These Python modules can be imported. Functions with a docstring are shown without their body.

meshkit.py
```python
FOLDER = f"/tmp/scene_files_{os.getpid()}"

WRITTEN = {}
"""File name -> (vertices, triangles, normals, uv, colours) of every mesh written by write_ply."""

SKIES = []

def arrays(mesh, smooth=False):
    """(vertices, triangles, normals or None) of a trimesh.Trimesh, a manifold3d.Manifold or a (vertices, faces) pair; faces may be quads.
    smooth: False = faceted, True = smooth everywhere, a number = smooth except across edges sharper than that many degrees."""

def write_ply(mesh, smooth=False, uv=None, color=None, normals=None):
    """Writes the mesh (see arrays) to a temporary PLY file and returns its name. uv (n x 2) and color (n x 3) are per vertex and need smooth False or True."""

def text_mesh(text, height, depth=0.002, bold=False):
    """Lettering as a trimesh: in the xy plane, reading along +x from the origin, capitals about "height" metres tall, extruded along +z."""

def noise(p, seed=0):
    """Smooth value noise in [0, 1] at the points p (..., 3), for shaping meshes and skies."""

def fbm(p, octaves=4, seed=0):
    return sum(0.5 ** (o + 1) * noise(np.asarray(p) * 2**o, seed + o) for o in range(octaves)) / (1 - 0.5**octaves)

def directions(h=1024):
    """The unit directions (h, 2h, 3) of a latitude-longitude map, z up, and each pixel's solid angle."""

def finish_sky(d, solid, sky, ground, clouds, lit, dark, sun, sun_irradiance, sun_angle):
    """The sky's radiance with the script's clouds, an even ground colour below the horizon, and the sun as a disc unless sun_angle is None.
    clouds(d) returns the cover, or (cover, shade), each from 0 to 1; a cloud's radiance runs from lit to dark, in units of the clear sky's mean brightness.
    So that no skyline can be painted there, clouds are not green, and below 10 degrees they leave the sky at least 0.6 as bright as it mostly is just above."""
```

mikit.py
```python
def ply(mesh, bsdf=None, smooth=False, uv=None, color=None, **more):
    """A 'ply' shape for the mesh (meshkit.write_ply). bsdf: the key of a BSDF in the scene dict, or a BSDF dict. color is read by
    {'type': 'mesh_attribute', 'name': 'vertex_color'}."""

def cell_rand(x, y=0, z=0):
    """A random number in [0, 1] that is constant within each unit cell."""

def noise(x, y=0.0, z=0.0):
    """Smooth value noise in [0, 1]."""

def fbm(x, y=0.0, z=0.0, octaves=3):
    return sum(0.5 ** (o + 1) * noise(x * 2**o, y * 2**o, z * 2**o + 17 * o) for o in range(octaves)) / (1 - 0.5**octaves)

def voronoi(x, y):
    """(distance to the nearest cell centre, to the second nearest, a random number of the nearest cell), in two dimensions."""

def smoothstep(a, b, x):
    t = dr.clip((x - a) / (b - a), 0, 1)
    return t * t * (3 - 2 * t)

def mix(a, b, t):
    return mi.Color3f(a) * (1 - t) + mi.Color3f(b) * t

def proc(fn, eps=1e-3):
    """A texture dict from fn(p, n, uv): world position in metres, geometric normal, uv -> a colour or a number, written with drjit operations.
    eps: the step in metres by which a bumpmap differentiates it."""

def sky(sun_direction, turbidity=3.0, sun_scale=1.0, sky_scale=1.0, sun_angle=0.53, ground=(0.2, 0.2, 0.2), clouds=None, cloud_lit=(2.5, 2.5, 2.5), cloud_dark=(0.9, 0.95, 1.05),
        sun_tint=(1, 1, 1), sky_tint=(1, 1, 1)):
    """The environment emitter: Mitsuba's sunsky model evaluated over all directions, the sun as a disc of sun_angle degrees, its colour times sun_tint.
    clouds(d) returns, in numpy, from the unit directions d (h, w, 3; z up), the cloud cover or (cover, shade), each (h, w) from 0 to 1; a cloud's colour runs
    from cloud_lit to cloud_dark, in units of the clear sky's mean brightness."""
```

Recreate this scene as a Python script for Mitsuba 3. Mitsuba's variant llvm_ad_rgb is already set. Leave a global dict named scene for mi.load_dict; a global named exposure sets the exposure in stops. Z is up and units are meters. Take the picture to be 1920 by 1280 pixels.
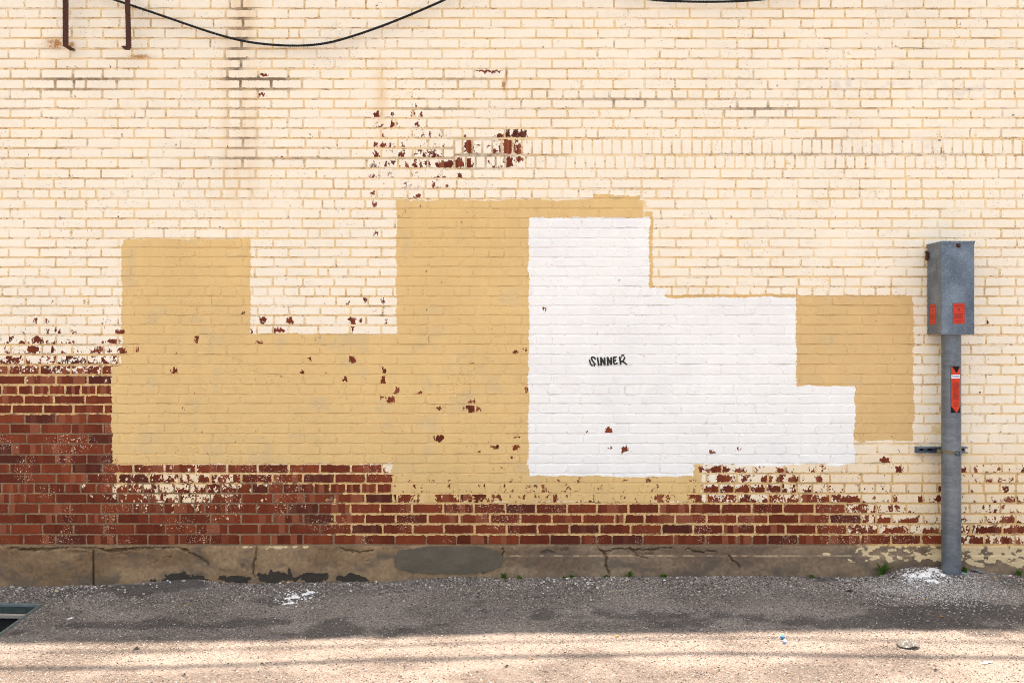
import math, random
import numpy as np, trimesh, drjit as dr, mitsuba as mi, mikit, meshkit
import manifold3d as m3
from shapely.geometry import LineString, Polygon, box as sbox
from shapely.ops import unary_union
from mikit import proc, noise, fbm, voronoi, cell_rand, smoothstep, mix

T = mi.ScalarTransform4f
scene, labels = {'type': 'scene'}, {}
rng = np.random.default_rng(7)
random.seed(7)

# ------------------------------------------------------------------ camera, sky, exposure
S, CZ, DIST = 0.0036, 1.566, 5.93          # metres per survey unit on the wall, eye height, distance to the wall
FOV = math.degrees(2 * math.atan(960 * S / DIST))
scene['camera'] = {'type': 'perspective', 'fov': FOV, 'fov_axis': 'x', 'near_clip': 0.05, 'far_clip': 400.0,
                   'to_world': T().look_at(origin=[0, -DIST, CZ], target=[0, 0, CZ], up=[0, 0, 1])}
SUN = np.array([0.22, 0.217, 1.0])
def cloud_cover(d):
    z = np.maximum(d[..., 2], 0.03)
    q = np.stack([d[..., 0] / (z + .25), d[..., 1] / (z + .25), 0 * z], -1)
    n = meshkit.fbm(q * 1.7 + 3.1, 5, 5)
    c = np.clip((n - 0.44) / 0.2, 0, 1)
    return c * .85, np.clip((n - .6) / .3, 0, 1) * .4
scene['sky_light'] = mikit.sky(SUN, turbidity=3, clouds=cloud_cover, sun_angle=1.0, sun_tint=(1.30, 1.25, 1.25), sky_tint=(1.08, 1.0, 0.88),
                               cloud_lit=(2.5, 2.4, 2.25), cloud_dark=(1.0, 1.0, 1.0), ground=(0.2, 0.18, 0.15))
exposure = 3.05

# ------------------------------------------------------------------ helpers
def WX(u): return (u - 960.0) * S           # wall survey (u to the right, v down, one unit = 3.6 mm) to metres
def WZ(v): return CZ - (v - 640.0) * S
def ip(x, xs, ys): return np.interp(x, xs, ys)

used = {}
def numbered(key):
    n = used.get(key, -1) + 1
    used[key] = n
    return key if n == 0 else f'{key}_{n:03d}'

def obj(name, shape, parent=None, label=None, cat=None, group=None, kind=None):
    key = numbered((parent + '__' if parent else '') + name)
    scene[key] = shape
    tag(key, label, cat, group, kind)
    return key

def tag(key, label=None, cat=None, group=None, kind=None):
    d = {k: v for k, v in (('label', label), ('category', cat), ('group', group), ('kind', kind)) if v}
    if d: labels[key] = {**labels.get(key, {}), **d}

def thing(name, label, cat, group=None):
    key = numbered(name)
    tag(key, label, cat, group)
    return key

def cat_meshes(parts):
    vs, fs, n = [], [], 0
    for m in parts:
        v, f = (m[0], m[1]) if isinstance(m, tuple) else (m.vertices, m.faces)
        vs.append(np.asarray(v)); fs.append(np.asarray(f) + n); n += len(v)
    return np.vstack(vs), np.vstack(fs)

def rbox(x0, x1, y0, y1, z0, z1, r=0.002):
    """A box with chamfered edges."""
    p = []
    for x in (x0, x1):
        for y in (y0, y1):
            for z in (z0, z1):
                sx, sy, sz = (1 if x == x0 else -1), (1 if y == y0 else -1), (1 if z == z0 else -1)
                p += [(x + sx * r, y + sy * r, z), (x + sx * r, y, z + sz * r), (x, y + sy * r, z + sz * r)]
    return trimesh.convex.convex_hull(np.array(p))

def tube(path, r, n=10, cap=True):
    path = np.asarray(path, float)
    r = np.broadcast_to(r, (len(path),))
    t = np.gradient(path, axis=0)
    t /= np.linalg.norm(t, axis=1, keepdims=True)
    ref = np.array([0, 0, 1.0]) if abs(t[0, 2]) < .8 else np.array([0, 1.0, 0])
    a = np.cross(t, ref); a /= np.linalg.norm(a, axis=1, keepdims=True)
    b = np.cross(t, a)
    th = np.arange(n) / n * 2 * np.pi
    v = (path[:, None] + r[:, None, None] * (np.cos(th)[None, :, None] * a[:, None] + np.sin(th)[None, :, None] * b[:, None])).reshape(-1, 3)
    f = []
    for i in range(len(path) - 1):
        for j in range(n):
            k = (j + 1) % n
            f += [(i * n + j, i * n + k, (i + 1) * n + k), (i * n + j, (i + 1) * n + k, (i + 1) * n + j)]
    v = list(v)
    if cap:
        for i0, p, s in ((0, path[0], 1), ((len(path) - 1) * n, path[-1], -1)):
            c = len(v); v.append(p)
            for j in range(n):
                k = (j + 1) % n
                f.append((c, i0 + k, i0 + j) if s > 0 else (c, i0 + j, i0 + k))
    return np.array(v), np.array(f)

def cyl(p0, p1, r, n=24):
    return tube([p0, p1], r, n)

def smooth_curve(pts, n):
    from scipy.interpolate import CubicSpline
    pts = np.asarray(pts, float)
    s = np.r_[0, np.cumsum(np.linalg.norm(np.diff(pts, axis=0), axis=1))]
    return CubicSpline(s, pts)(np.linspace(0, s[-1], n))

def mat(key, color, rough=0.7, metallic=0.0, spec=0.4, **more):
    scene[key] = {'type': 'principled', 'base_color': color if isinstance(color, dict) else {'type': 'rgb', 'value': list(color)},
                  'roughness': rough, 'metallic': metallic, 'specular': spec, **more}
    return key

def bumped(key, inner, fn, scale, eps=1e-3):
    scene[key] = {'type': 'bumpmap', 'arbitrary': proc(fn, eps), 'scale': scale, 'bsdf': inner}
    return key

# ------------------------------------------------------------------ ground relief (m): slope along the wall, heaps at its foot
JX = [WX(u) for u in (-700, 0, 177, 260, 330, 370, 430, 480, 640, 740, 850, 1000, 1280, 1500, 1640, 1690, 1735, 1790, 1840, 1920, 2600)]
JZ = [-.085, -.079, -.070, -.058, -.040, -.034, -.055, -.058, -.058, -.045, -.018, -.018, -.010, -.020, -.012, .030, .048, .046, .020, -.012, -.01]
BX, BZ = [-8, -3.45, -1.2, 0, 2, 8], [-.09, -.08, -.055, -.025, -.012, -.005]
def ground_z(x, y):
    x, y = np.asarray(x, float), np.asarray(y, float)
    base = ip(x, BX, BZ)
    edge = ip(x, JX, JZ) - base
    d = np.maximum(-y - .02, 0)
    reach = 0.17 + .10 * np.exp(-((x - WX(1760)) / .35) ** 2)
    z = base + edge * np.exp(-(d / reach) ** 2)
    q = np.stack([x, y, 0 * x], -1)
    near = np.exp(-np.maximum(np.hypot(x, y + 1) - 6, 0) / 4)
    z = z + near * ((meshkit.fbm(q * 2.2, 3, 3) - .5) * .018 + (meshkit.fbm(q * 14, 3, 4) - .5) * .007)
    ridge = -.02 * x - .78 + .12 * np.sin(x * 1.3 + 1.0)          # edge of an old asphalt skim
    w = np.exp(-((x - .35) / .95) ** 4)
    z = z - .020 * w / (1 + np.exp(np.clip((y - ridge) / .012, -40, 40))) * np.exp(-((y - ridge) / .35) ** 2)
    return z

def G(u, v, it=4):
    """Point of the ground that was surveyed from the camera station under this sight line."""
    z = -.03
    for _ in range(it):
        t = (CZ - z) / ((v - 640) * S)
        x, y = (u - 960) * S * t, -DIST + DIST * t
        z = float(ground_z(x, y))
    return np.array([x, y, z])

# ------------------------------------------------------------------ the painted wall: paint layers, chips and stains in wall metres
def ell(x, z, u, v, ru, rv):
    return dr.square((x - WX(u)) / (ru * S)) + dr.square((z - WZ(v)) / (rv * S))

def gauss(x, z, u, v, ru, rv):
    return dr.exp(-ell(x, z, u, v, ru, rv))

def in_box(x, z, u0, u1, v0, v1):
    """Signed distance (m, inside positive) to a rectangle of the wall survey."""
    return dr.minimum(dr.minimum(x - WX(u0), WX(u1) - x), dr.minimum(WZ(v0) - z, z - WZ(v1)))

TAN_BOXES = [(228, 470, 448, 692), (234, 1000, 626, 692), (209, 1000, 687, 869.5), (743, 1206, 375, 640), (735, 1317, 862, 941),
             (1115, 1200, 366, 395), (1207, 1224, 398, 541), (1478, 1713, 554, 826), (1190, 1500, 551, 560)]
WHITE_BOXES = [(991, 1217, 407.5, 893), (1205, 1248, 541, 565), (1210, 1492.5, 557, 872), (1480, 1602.5, 723, 872), (991, 1302, 860, 893)]

def regions(p):
    x0, z0 = p.x, p.z
    # roller and brush edges wander by a centimetre and fray by a few millimetres
    wx = (noise(x0 * 3, z0 * 16) - .5) * .016 + (noise(x0 * 40, z0 * 110) - .5) * .012
    wz = (noise(x0 * 11, z0 * 4, 5.0) - .5) * .018 + (noise(x0 * 60, z0 * 60, 7.0) - .5) * .008
    x, z = x0 + wx, z0 + wz
    tan = mi.Float(-9)
    for b in TAN_BOXES: tan = dr.maximum(tan, in_box(x, z, *b))
    white = mi.Float(-9)
    for b in WHITE_BOXES: white = dr.maximum(white, in_box(x, z, *b))
    dry = (noise(x0 * 28, z0 * 150, 9.0) - .5) * .006 + (noise(x0 * 170, z0 * 170, 10.0) - .5) * .005      # dry-brushed rim
    return smoothstep(-.0012, .0012, tan + dry), smoothstep(-.0012, .0012, white + dry)

CREAM, OCHRE, TAN, WHITE = (.87, .787, .65), (.78, .60, .34), (.70, .49, .22), (.865, .865, .855)
YELLOW_CREAM, BROWN_TAN = (.83, .665, .455), (.63, .43, .205)
BARE_MORTAR = (.225, .150, .090)

CHIPS = [(718.7,693.7,3.5,7),(719,712,4,8),(742.7,732,4,6),(785.7,736,7,2.5),(734,749.7,8,6),(717,745,4,3),(884,753,5,3.5),(887,767,12,7),(877,764,6,5),(824,765,4,3),
 (824,821,8,6),(660,674,7,6),(646.7,711,3.5,4),(968,660,6,3),(985,657,2,5),(885,680,2,2),(927,838.7,8,3),(968,838,6,5),(968,818,5,2),(987,732,1.5,6),(897,847,2,3),
 (368.7,637.7,3.5,7),(258,655,3,4),(326.7,694.7,5,5),(458,588,4,1.5),(528,706,3,2),(566.7,698.7,4,2.5),(611,698.7,2,3),(343,765,2,3),(491.7,600,5,7),(542.7,600,4.5,6.5),
 (516.7,619,7,5),(530,619.7,5,4),(471.7,622,2,3),(486.7,643,5,2),(581.7,672,2,3),(660,602,6,6),(676,602,3,3),(661.7,617,3,6),(725,603.7,2,4),(718,568.7,1.5,10),(685,562,3,5),
 (651.7,567,2,4),(704,438.7,1.5,6),
 (707.5,215.6,6,6),(736.6,215.6,2,5),(774,214.7,3,5),(789.5,216.6,3,6),(735.6,233.4,4,7),(743.7,231.6,4,4),(783.4,234.4,3,8),(778.7,197.8,2,4),(942,256,12,5),(951,248,3,8),
 (967,251,5,8),(980,253,7,9),(872.5,257.8,3,3),(705.6,271,5,4),(717.8,272,4,4),(732.8,272,3,5),(704.7,290.6,4,7),(752.5,290,6,5),(795.6,292.5,4,3),(701,309,3,8),(724,308,3,4),
 (737.5,303.7,4,4),(762.8,310,2,5),(777.8,309,4,6),(801,307.5,5,6),(827.5,309,9,6),(838.7,309,9,7),(848,308,3,4),(880,275.6,8,12),(954,275.6,9,15),(971.9,281,6,9),(862,305.6,6,10),
 (880,307.5,6,9),(955,303.7,6,9),(973.7,298,7,4),(698,331,4,4),(821,332.8,4,4),(832,332.8,3,3),(860,330,4,4),(762,346.9,2,5),(811.6,347,3,6),(836,350.6,4,4),(821,354,5,3),
 (701,384.4,4,6),(783.4,367.5,3,5),(776,371,3,2),(700,363,3,4),(915,134,22,2.5),
 (66.7,601,3,6),(85,602,4,4),(224,622,9,4),(70,636,9,7),(213,640,11,4),(63,655,11,7),(187,656,5,6),(228,657,6,6),
 (1140,807,7,5.5),(1100,811,3.5,2),(1170,842,5,6),(1145,839.7,4,1),(1021.7,579.7,2,4),(1161,524.7,2,2),(1336.7,847,6,3),(1385,840,2,4),
 (1660,862,8,6),(1685,880,6,7),(1525,884,2.5,3),(1467,882,10,5),(1385,883,9,4),(1347,880,18,7),(1315,880,4,7),(1357,897,12,7),(1397,898,4,6),(1438,898,9,7),(1462,899,4,7),
 (1488,899,9,7),(1535,898,6,7),(1337,917,12,7),(1367,917,12,6.5),(1396,917,12,7),(1424,917,12,7),(1453,917,12,6.5),(1515,920,7,3),(1547,937,8,6),(1595,937,18,7),(1678,936,3,6),
 (1725,937,5,6),(1760,919,5,6),(1760,936,5,7),(1657,977,17,7),(1703,977,15,6),(1682,994,15,6),(1747,996,18,6),(1890,976,13,7),(1858,994,25,7),(1905,994,20,7),(1837,1014,17,7),
 (1887,1013,12,6),(1910,1014,5,6),(1890,937,8,5),(1905,937,5,6),(1807,881,5,6),(1917,882,3,4),(1885,916,4,6),(1762,262,3,4),(1764,284,3,5),(1898,215,3,1.5),(495,140,6,3),(491,177,4,3)]

def stains(p, c):
    """Rust and old water marks, each with a shape of its own."""
    x, z = p.x, p.z
    n = noise(x * 38, z * 14)
    n2 = fbm(x * 90, z * 90, 2.0, 2)
    rust = gauss(x, z, 104, 82, 17, 9) * 1.1 + gauss(x, z, 133, 84, 7, 5) + gauss(x, z, 262, 106, 16, 3.2) * 1.2 + gauss(x, z, 945, 160, 3.5, 8) * 1.3 + gauss(x, z, 950, 140, 2.2, 14)
    c = mix(c, (.40, .18, .035), dr.clip(rust * (.2 + 1.6 * n2), 0, .92))
    drip = gauss(x, z, 452, 210, 34, 190) * smoothstep(.2, .9, fbm(x * 26, z * 1.3, 3.0, 3)) + gauss(x, z, 455, 30, 22, 60) * .6 + gauss(x, z, 715, 190, 12, 60) * .8
    c = mix(c, (.74, .53, .29), dr.clip(drip * (.5 + .6 * n), 0, .62))
    grey = gauss(x, z, 1600, 165, 130, 16) + gauss(x, z, 1820, 170, 60, 12) + .8 * gauss(x, z, 1690, 275, 90, 20)
    return mix(c, (.60, .55, .53), dr.clip(grey * smoothstep(.4, .75, fbm(x * 26, z * 26, 9.0, 3)) * .6, 0, .5))

def soot_on(c, x, z, amount):
    """Old soot and damp that settled in the joints."""
    soot = .8 * gauss(x, z, 457, 40, 16, 60) + .8 * gauss(x, z, 440, 110, 18, 60) + gauss(x, z, 480, 150, 55, 9) + gauss(x, z, 510, 160, 40, 12) + .8 * gauss(x, z, 150, 150, 90, 10) + .6 * gauss(x, z, 120, 170, 80, 6) \
        + .35 * gauss(x, z, 455, 250, 30, 80) + .55 * gauss(x, z, 1430, 205, 90, 16) + .6 * gauss(x, z, 820, 205, 60, 4) + .6 * gauss(x, z, 1180, 190, 110, 9) + .5 * gauss(x, z, 560, 300, 200, 5) \
        + .5 * gauss(x, z, 860, 150, 50, 10) + .5 * gauss(x, z, 890, 290, 70, 30) + .45 * gauss(x, z, 1560, 288, 300, 3)
    g = noise(x * 35, z * 35, 81.0)
    return mix(c, (.19, .13, .085), dr.clip(soot * (.55 + 1.0 * g), 0, .92) * amount)

def paint(p, joint, tan, white):
    x, z = p.x, p.z
    soft = fbm(x * 2.2, z * 2.2, 1.0, 3)
    fine = noise(x * 130, z * 45, 4.0)
    worn = dr.maximum(smoothstep(WZ(855), WZ(900), z), smoothstep(WX(300), WX(235), x) * smoothstep(WZ(600), WZ(690), z))     # bare ochre undercoat in the low joints
    joint = joint * dr.maximum(.38 + .62 * smoothstep(.30, .62, fbm(x * 6, z * 13, 12.0, 3)), worn)
    # the cream turns yellower along the lower courses
    yellower = smoothstep(WZ(780), WZ(905), z + .10 * (soft - .5)) * smoothstep(WX(1330), WX(1480), x) + smoothstep(WZ(850), WZ(900), z) * smoothstep(WX(1300), WX(1100), x)
    cream = mix(CREAM, YELLOW_CREAM, dr.clip(yellower, 0, 1) * (.6 + .5 * soft))
    base = mix(cream, mix(OCHRE, (.64, .42, .17), worn * .85), joint) * (.93 + .09 * soft + .04 * fine)
    base = stains(p, base)
    smudge = smoothstep(.62, .78, fbm(x * 7, z * 7, 11.0, 3))
    roll = fbm(x * 16, z * 3.0, 17.0, 3)
    tn = mix(TAN, BROWN_TAN, smoothstep(WX(1440), WX(1470), x) * .55)
    t = mix(tn, (.60, .46, .26), smudge * .45) * (.88 + .12 * soft + .04 * fine + .07 * roll)
    w = mix(WHITE, (.79, .79, .80), smoothstep(.52, .75, fbm(x * 5, z * 5, 18.0, 3)) * .35) * (.93 + .05 * soft + .025 * fine + .04 * roll)
    return mix(mix(base, t, tan), w, white)

def chips_at(x, z):
    best = mi.Float(9)
    for c in CHIPS: best = dr.minimum(best, ell(x, z, c[0], c[1], c[2] * 1.2, c[3] * 1.15))
    return best

def brick_color(p, n, uv):
    x, z = p.x, p.z
    idn, lev = dr.floor(uv.x), dr.floor(uv.y)
    lu, lv = uv.x - idn, uv.y - lev
    L = lev / 40.0
    tan, white = regions(p)
    coat = dr.maximum(tan, white)
    # bare brick: fired tone per brick, flashed vertical bands, sooty specks
    r1, r2 = cell_rand(idn, 3), cell_rand(idn, 7)
    band = cell_rand(dr.floor(lu * (3.2 + 2.5 * r2) + r1 * 3 + .05 * lv), idn)
    red = mix((.100, .0155, .0050), (.215, .043, .0140), dr.clip(r1 * .75 + .5 * (band - .5) + .15, 0, 1))
    red = mix(red, (.26, .082, .040), smoothstep(.72, .8, band) * smoothstep(.3, .5, r2) * .8)
    red = mix(red, (.060, .0125, .008), smoothstep(.92, .95, r2) * .7)
    red = red * (.82 + .36 * fbm(x * 150, z * 150, 2.0, 3))
    # peel: noise against the wear of this brick, worst along its lower edge
    ex = .62 * fbm(x * 38, z * 27, idn * .37, 4) + .38 * fbm(x * 120, z * 95, 13.0, 3)
    # small flakes crowd the edges of bricks
    thr = .20 + .62 * L + (.5 - lv) * .10
    thr = dr.select(L > .985, 1.5, thr)
    low = smoothstep(WZ(800), WZ(900), z)
    base_tan = .245 + .055 * low + .07 * smoothstep(WZ(893), WZ(903), z) + .24 * smoothstep(WZ(921), WZ(928), z) * smoothstep(.2, .8, noise(x * 7, 0, 55.0))
    thr = dr.select(coat > .5, dr.select(white > .5, .19, base_tan), thr)
    bare = 1 - smoothstep(thr - .012, thr + .012, ex)
    jx = (noise(x * 95, z * 60, 21.0) - .5) * .028 + (noise(x * 260, z * 200, 22.0) - .5) * .012
    jz = (noise(x * 110, z * 70, 23.0) - .5) * .024 + (noise(x * 260, z * 200, 24.0) - .5) * .012
    bare = dr.maximum(bare, 1 - smoothstep(.85, 1.0, chips_at(x + jx, z + jz)))
    # lap of the joint paint on the arrises
    wide = dr.select((idn - 4 * dr.floor(idn / 4)) > 2.5, .1, .2)
    e = dr.minimum(dr.minimum(lu, 1 - lu) * wide, dr.minimum(lv, 1 - lv) * .058)
    f = noise(x * 210, z * 210, 31.0)
    lap = 1 - smoothstep(.0012, .0026, e - f * .0036 + .0008)
    bm = bare_mortar(p)
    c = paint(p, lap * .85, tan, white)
    wide_lap = 1 - smoothstep(.0022, .0048, e - f * .004)
    c = soot_on(c, x, z, wide_lap * (1 - coat))
    bare = bare * (1 - lap * (1 - bm) * smoothstep(.3, .5, noise(x * 55, z * 55, 33.0)))
    specks = smoothstep(.83, .86, noise(x * 200, z * 200, 41.0)) * smoothstep(.5, .8, noise(x * 7, z * 9, 42.0))
    bare = bare * (1 - specks * .9 * smoothstep(.5, .9, L) * (1 - coat))
    c = mix(c, red, bare)
    # dirt and hairline flakes caught under the arrises
    fleck = (1 - smoothstep(.0015, .0045, e)) * smoothstep(.60, .72, noise(x * 70, z * 190, 51.0)) * smoothstep(.38, .66, fbm(x * 4, z * 6, 52.0, 3))
    c = mix(c, (.27, .145, .085), fleck * (1 - coat * .7) * .8)
    pin = smoothstep(.86, .90, noise(x * 170, z * 150, 61.0)) * smoothstep(.52, .75, noise(x * 7, z * 9, 62.0))
    return mix(c, (.22, .10, .06), pin * .5 * (1 - white * .5))

def bare_mortar(p):
    x, z = p.x, p.z
    n = fbm(x * 30, z * 30, 71.0, 3)
    a = smoothstep(WX(235), WX(205), x) * smoothstep(WZ(765), WZ(785), z)
    b = smoothstep(WX(735), WX(560), x) * smoothstep(WZ(880), WZ(925), z)
    c = smoothstep(WX(1690), WX(1560), x) * smoothstep(WZ(1002), WZ(1008), z)
    m = dr.maximum(dr.maximum(a * 1.0, b * .95), c * .95)
    return smoothstep(.34, .40, m * .62 + (n - .5) * .5)

def mortar_color(p, n, uv):
    x, z = p.x, p.z
    tan, white = regions(p)
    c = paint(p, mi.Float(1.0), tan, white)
    coat = dr.maximum(tan, white)
    bare = mi.Color3f(BARE_MORTAR) * (.75 + .5 * fbm(x * 120, z * 120, 3.0, 3))
    c = mix(c, bare, bare_mortar(p) * (1 - coat))
    c = soot_on(c, x, z, 1.0)
    dirt = smoothstep(.48, .66, fbm(x * 9, z * 30, 82.0, 4)) * (.12 + .42 * smoothstep(.35, .65, fbm(x * 1.8, z * 2.4, 85.0, 3)))
    c = mix(c, (.36, .235, .13), dirt * (1 - coat * .8))
    crack = smoothstep(.74, .80, noise(x * 80, z * 120, 83.0)) * smoothstep(.45, .6, noise(x * 9, z * 12, 84.0))
    return mix(c, (.17, .09, .05), crack * (.65 - .42 * coat))

def brick_bump(p, n, uv):
    x, z = p.x, p.z
    return fbm(x * 70, z * 45, 5.0, 3) * .9 + noise(x * 300, z * 190, 6.0) * .22 + noise(x * 22, z * 30, 8.0) * 1.2

def mortar_bump(p, n, uv):
    return fbm(p.x * 90, p.z * 110, 15.0, 3) * 1.6 + noise(p.x * 320, p.z * 320, 16.0) * .4

mat('brick_paint', proc(brick_color), .7, spec=.2)
bumped('brick_surface', scene.pop('brick_paint'), brick_bump, .0011, 1.5e-3)
mat('mortar_paint', proc(mortar_color), .75, spec=.3)
bumped('mortar_surface', scene.pop('mortar_paint'), mortar_bump, .0013, 1.5e-3)

# ------------------------------------------------------------------ courses
J = [16.7, 35, 53.3, 72.3, 91.7, 110.7, 129.3, 148.3, 167.7, 186, 204, 221.7, 240.7, 259.3, 278, 296.7, 316, 335, 354.3, 372.7, 391.7, 410, 428.3, 447, 464.7, 482.7, 501, 519, 537.7, 555.7, 573.7,
     591.3, 609.7, 627.7, 646.3, 665, 683.7, 702.7, 721, 740.3, 757.7, 775.7, 794.3, 813, 831.7, 852, 869, 887.3, 905.7, 924.7, 943.3, 963, 981.7, 1001.3, 1021.0]
TOPZ = 5.02
while WZ(J[0]) < TOPZ: J.insert(0, J[0] - 18.8)
HEAD = [i for i, v in enumerate(J) if min(abs(v - h) for h in (167.7, 354.3, 537.7, 721, 905.7)) < 1] 
HEAD += [HEAD[0] - 10, HEAD[0] - 20]
U0, U1 = -640, 2560
bricks = []                                   # (u0, u1, v0, v1, header)
def row_edges(pitch, phase, a, b):
    k0 = math.floor((a - phase) / pitch)
    e = phase + pitch * (k0 + np.arange(int((b - a) / pitch) + 3))
    e = e + rng.normal(0, .7 if pitch > 40 else .5, len(e)) + .8 * np.sin(e / 190.0 + phase)
    return [v for v in e if a < v < b]
for i in range(len(J) - 1):
    v0, v1 = J[i], J[i + 1]
    head = i in HEAD
    dist = min(abs(i - h) for h in HEAD)
    a, b = U0, U1
    if 259 < v0 < 300: b = 852
    spans = [(a, b, head)]
    if abs(v0 - 167.7) < 1: spans = [(a, 950, False), (950, b, True)]
    for (sa, sb, hd) in spans:
        ph = (47 if dist % 2 else 18) + rng.normal(0, 1.5)
        e = [sa] + row_edges(29.2 if hd else 58.1, 5 if hd else ph, sa + 8, sb - 8) + [sb]
        k = 0
        while k < len(e) - 1:
            x0, x1 = e[k], e[k + 1]
            if not hd and x1 - x0 > 45 and rng.random() < .035:
                m = x0 + (x1 - x0) * rng.choice([.33, .5, .62])
                bricks += [(x0, m, v0, v1, True), (m, x1, v0, v1, True)]
            else:
                bricks.append((x0, x1, v0, v1, hd or x1 - x0 < 40))
            k += 1
for (v0, v1) in ((259.8, 291.0), (291.0, 317.3)):
    e = [852] + row_edges(18.75, 4 if v0 < 280 else 10, 858, U1 - 6) + [U1]
    bricks += [(e[k], e[k + 1], v0, v1, True) for k in range(len(e) - 1)]

def wear(u, v):
    """How much of the paint this brick has lost, 0 to 1."""
    r = rng.random()
    L = .02 + .07 * r
    L = max(L, (.30 + .15 * r) * math.exp(-((u - 775) / 95) ** 2 - ((v - 285) / 75) ** 2), (.30 + .15 * r) * math.exp(-((u - 940) / 70) ** 2 - ((v - 285) / 45) ** 2))
    if u < 236:
        L = max(L, ip(v, [585, 605, 640, 672, 690, 705, 720, 738], [.02, .20, .30, .42, .62, .72, .8, .985]))
    if u < 90: L = max(L, ip(v, [600, 640, 690, 708, 725], [.02, .2, .4, .75, .98]))
    if v > 869 and u < 728:
        L = .99 - (.50 + .12 * r) * math.exp(-(((u - 330) / 160) ** 2) ** 1.2 - ((v - 915) / 42) ** 2) - .16 * math.exp(-((u - 520) / 230) ** 2 - ((v - 965) / 40) ** 2)
        if v > 960 and r > .6: L = 1.0
    elif v > 943 and u < 1330: L = .97 + .03 * (r > .3)
    elif 869 < v and 1310 <= u < 1790:
        row = ip(v, [870, 896, 915, 935, 955, 973, 992, 1012], [.28, .33, .40, .60, .88, .92, .93, 1.0])
        fade = ip(u, [1320, 1500, 1580, 1640, 1780], [1, .97, .82, .45, .36])
        if v > 1002: fade = ip(u, [1320, 1640, 1700, 1790], [1, 1, .8, .75])
        L = row * fade
    elif v > 869 and u >= 1790: L = .22 + .14 * r + (.12 if v > 960 else 0)
    if v > 868 and 728 <= u < 1310 and v <= 943: L = .35
    return L

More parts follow.
